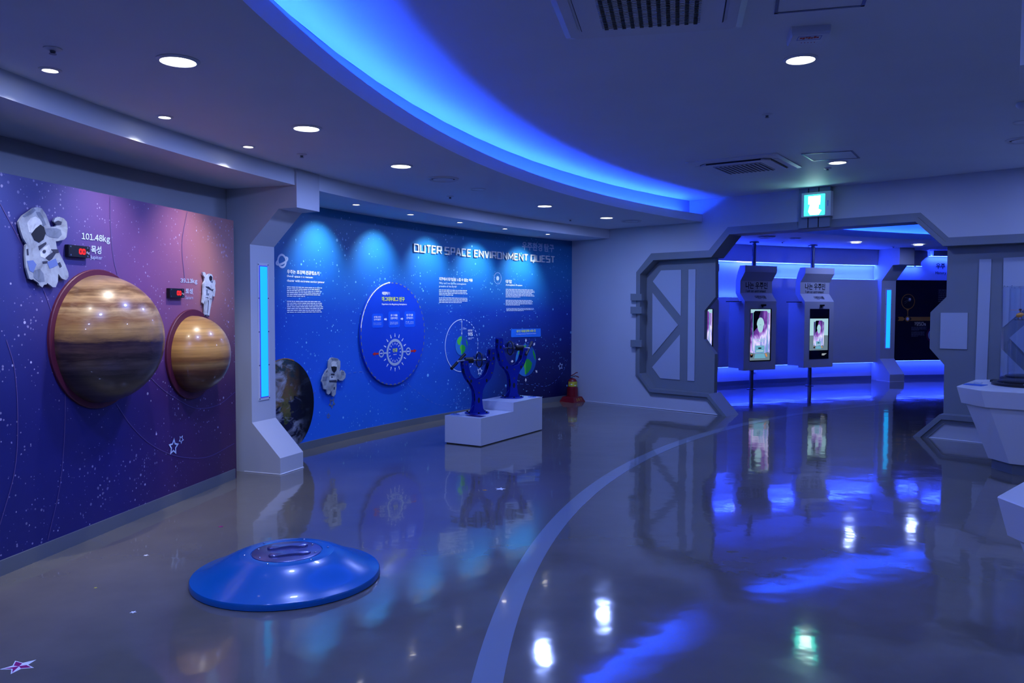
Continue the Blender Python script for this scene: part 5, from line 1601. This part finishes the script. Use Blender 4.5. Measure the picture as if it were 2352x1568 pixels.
# ================================================================== display counters on the right
def counter(label, top, zt, grp=None, fac=(0.985, 0.90, 0.76, 0.70)):
    c = sum(top, V()) / len(top)
    t = thing('display_counter', label, 'counter', (c.x, c.y, 0), 0, 'white faceted display counters')
    def sc(k, z):
        out = []
        for p in top:
            d = (p - c)
            L = d.length
            out.append(V((c.x, c.y, z)) + V((d.x, d.y, 0)) * ((L - k) / L))
        return out
    obj('top_slab', loft([sc(0.045, zt - 0.165), sc(0.0, zt - 0.006), sc(0.004, zt)]), 'lacquer_white', t)
    obj('body', loft([sc(0.30, 0.10), sc(0.085, zt - 0.165)]), 'lacquer_white', t)
    obj('plinth', loft([sc(0.33, 0.0), sc(0.33, 0.10)]), 'skirting', t)
    return t
zt = 0.81
L1, L2 = gp(2197.4, 886.5, zt), gp(2253.4, 896, zt)
L3 = L2 + V((math.cos(math.radians(-40)), math.sin(math.radians(-40)), 0)) * 1.7
L4 = L3 + V((math.cos(math.radians(5)), math.sin(math.radians(5)), 0)) * 0.42
L5 = L4 + V((math.cos(math.radians(50)), math.sin(math.radians(50)), 0)) * 1.0
L6 = L5 + V((math.cos(math.radians(95)), math.sin(math.radians(95)), 0)) * 0.42
L0 = L1 + V((math.cos(math.radians(50)), math.sin(math.radians(50)), 0)) * 0.95
L7 = L0 + V((math.cos(math.radians(5)), math.sin(math.radians(5)), 0)) * 0.42
counter('white faceted counter carrying clear display tubes before the right gate leaf', [L1, L2, L3, L4, L5, L6, L7, L0], zt)
Va, Vb, Vc = gp(2290.6, 1139, zt), gp(2352, 1105, zt), gp(2352, 1162, zt)
d1_, d2_ = (Vb - Va).normalized(), (Vc - Va).normalized()
N1 = Va + d1_ * 0.9
N2 = Va + d2_ * 0.5
ax = V((math.cos(math.radians(-12)), math.sin(math.radians(-12)), 0))
counter('white faceted counter corner cut off by the right picture edge in the foreground', [Va, N2, N2 + ax * 1.3 + V((0, -0.1, 0)), N1 + ax * 1.2, N1], zt)

def tube_case(label, c, r, h):
    t = thing('display_tube', label, 'display case', (c.x, c.y, zt), 0, 'clear display tubes on the counter')
    obj('black_base', lathe([(r + 0.07, 0.0), (r + 0.07, 0.022), (r + 0.055, 0.03), (r + 0.02, 0.03), (r + 0.02, 0.045), (r + 0.012, 0.05)], 56), 'plastic_black', t, smooth=True, world=False)
    obj('clear_tube', loft([ring((0, 0, 0.05), r, 56), ring((0, 0, h), r, 56), ring((0, 0, h), r - 0.006, 56), ring((0, 0, 0.05), r - 0.006, 56)], cap=False), 'acrylic', t, smooth=True, world=False)
    obj('lid', lathe([(r + 0.002, h), (r + 0.002, h + 0.006), (0, h + 0.006)], 56), 'acrylic', t, world=False)
    for k in range(10):
        a = k * 2 * PI / 10 + 0.2
        obj('rivet', lathe([(0.006, 0.03), (0.006, 0.036), (0.0, 0.037)], 8, ((r + 0.045) * math.cos(a), (r + 0.045) * math.sin(a), 0)), 'steel', t, world=False)
        obj('lid_screw', lathe([(0.006, h + 0.006), (0.006, h + 0.014), (0.0, h + 0.015)], 8, ((r - 0.02) * math.cos(a), (r - 0.02) * math.sin(a), 0)), 'steel', t, world=False)
    return t
pl_, pm_ = gp(2284, 886.5, zt), gp(2330, 893, zt)
left_dir = (pl_ - EYE)
c1 = gp(2284 + 82, 885.5, zt)
r1 = (c1 - pl_).length - 0.07
htop = vat(2310, 662, c1 - V((0.2, 0, 0))).z - zt
tube_case('front clear acrylic display tube on a black ring, on the right counter', c1, 0.27, 1.0)
c2 = gp(2310 + 66, 876.5, zt)
c2 = c1 + (c2 - c1).normalized() * 0.72
tube_case('rear clear acrylic display tube on a black ring, behind the front tube', c2, 0.27, 1.0)
# toy helicopter hanging in the front tube
hc = vat(2343, 722, c1)
t = thing('toy_helicopter', 'tiny orange and black toy helicopter inside the front clear tube', 'toy', (hc.x, hc.y, hc.z - 0.06), 0.4)
obj('cabin', loft([ring((x, 0, z), r, 12, V((0, 1, 0)), V((0, 0, 1))) for x, z, r in ((-0.05, 0.05, 0.004), (-0.035, 0.05, 0.02), (0.0, 0.055, 0.026), (0.03, 0.06, 0.018), (0.05, 0.062, 0.008))]), 'helicopter_orange', t, smooth=True, world=False)
obj('tail_boom', cyl((0.04, 0, 0.062), (0.16, 0, 0.07), 0.006, 0.004), 'plastic_black', t, world=False)
obj('tail_fin', box((0.155, 0, 0.08), 0.02, 0.003, 0.04), 'helicopter_orange', t, world=False)
obj('mast', cyl((0, 0, 0.07), (0, 0, 0.115), 0.004), 'plastic_black', t, world=False)
obj('rotor_blade', box((-0.075, 0, 0.105), 0.14, 0.014, 0.003), 'helicopter_orange', t, world=False)
obj('rotor_blade', box((0.075, 0, 0.105), 0.14, 0.014, 0.003), 'helicopter_orange', t, world=False)
obj('rotor_hub', cyl((0, 0, 0.098), (0, 0, 0.118), 0.012), 'plastic_black', t, world=False)
for s in (-1, 1):
    obj('skid', tube([V((-0.05, 0.022 * s, 0.012)), V((-0.04, 0.022 * s, 0.006)), V((0.04, 0.022 * s, 0.006))], 0.003, 6), 'plastic_black', t, world=False)
    obj('skid_leg', cyl((0, 0.015 * s, 0.035), (0, 0.022 * s, 0.006), 0.003, n=6), 'plastic_black', t, world=False)
obj('hanging_line', cyl((0, 0, 0.115), (0, 0, 1.0 + zt - hc.z + 0.06), 0.0012, n=6), 'steel', t, world=False)
def card(name, label, cat, pts, m, th):
    q = [gp(x, y, zt + 0.0005) for x, y in pts]
    return one(name, ext(q, (0, 0, th)), m, label, cat)
card('info_plate', 'dark blue info plate lying near the left counter corner', 'info plate', [(2212, 883), (2254, 886.8), (2269, 884), (2220, 880.7)], 'label_blue', 0.004)
card('name_card', 'small pale name card behind the dark blue info plate', 'card', [(2236, 880), (2253, 880.8), (2256.5, 879), (2240, 878.2)], 'print_grey', 0.004)
card('button_box', 'small flat black button box left of the clear tubes', 'button box', [(2273.5, 876.5), (2290, 878.5), (2296, 875.5), (2279, 874.2)], 'plastic_black', 0.02)

# ================================================================== star stickers on the floor
def sticker(label, x, y, R, m, rot, two=None, squash=1.0):
    P = gp(x, y)
    g = ext([P + V((a, b, 0.0004)) for a, b in star_poly(0, 0, R, rot)], (0, 0, 0.0006))
    if not two:
        one('star_sticker', g, m, label, 'floor sticker', 'star stickers on the floor')
        return
    t = thing('star_sticker', label, 'floor sticker', P, 0, 'star stickers on the floor')
    obj('backing', g, m, t)
    sp_ = star_poly(0, 0, R * 0.82, rot)
    for k in (2, 5, 8):
        obj('coloured_facet', ext([P + V((0, 0, 0.0011)), P + V((*sp_[(k - 1) % 10], 0.0011)), P + V((*sp_[k], 0.0011)), P + V((*sp_[(k + 1) % 10], 0.0011))], (0, 0, 0.0004)), two, t)
sticker('white and magenta star sticker on the floor in the lower left corner', 44, 1530, 0.075, 'print_white', 0.5, 'print_magenta')
sticker('small white star sticker on the floor left of the blue platform', 306, 1405.5, 0.018, 'print_white', 0.3)
sticker('small white star sticker on the floor near the left skirting', 335.5, 1275, 0.018, 'print_white', 0.1)
sticker('tiny yellow star sticker on the floor at the lower left', 219.5, 1349.5, 0.010, 'label_yellow', 0.1)
sticker('small dark purple star sticker on the floor above the blue platform', 507, 1209, 0.022, 'print_magenta', 0.4)
sticker('white star sticker on the floor between the podium and the pale stripe', 1149, 1122.5, 0.05, 'print_white', 0.2)
sticker('small orange star sticker on the floor left of the white star near the podium', 1113.5, 1125.3, 0.026, 'print_orange', 0.2)
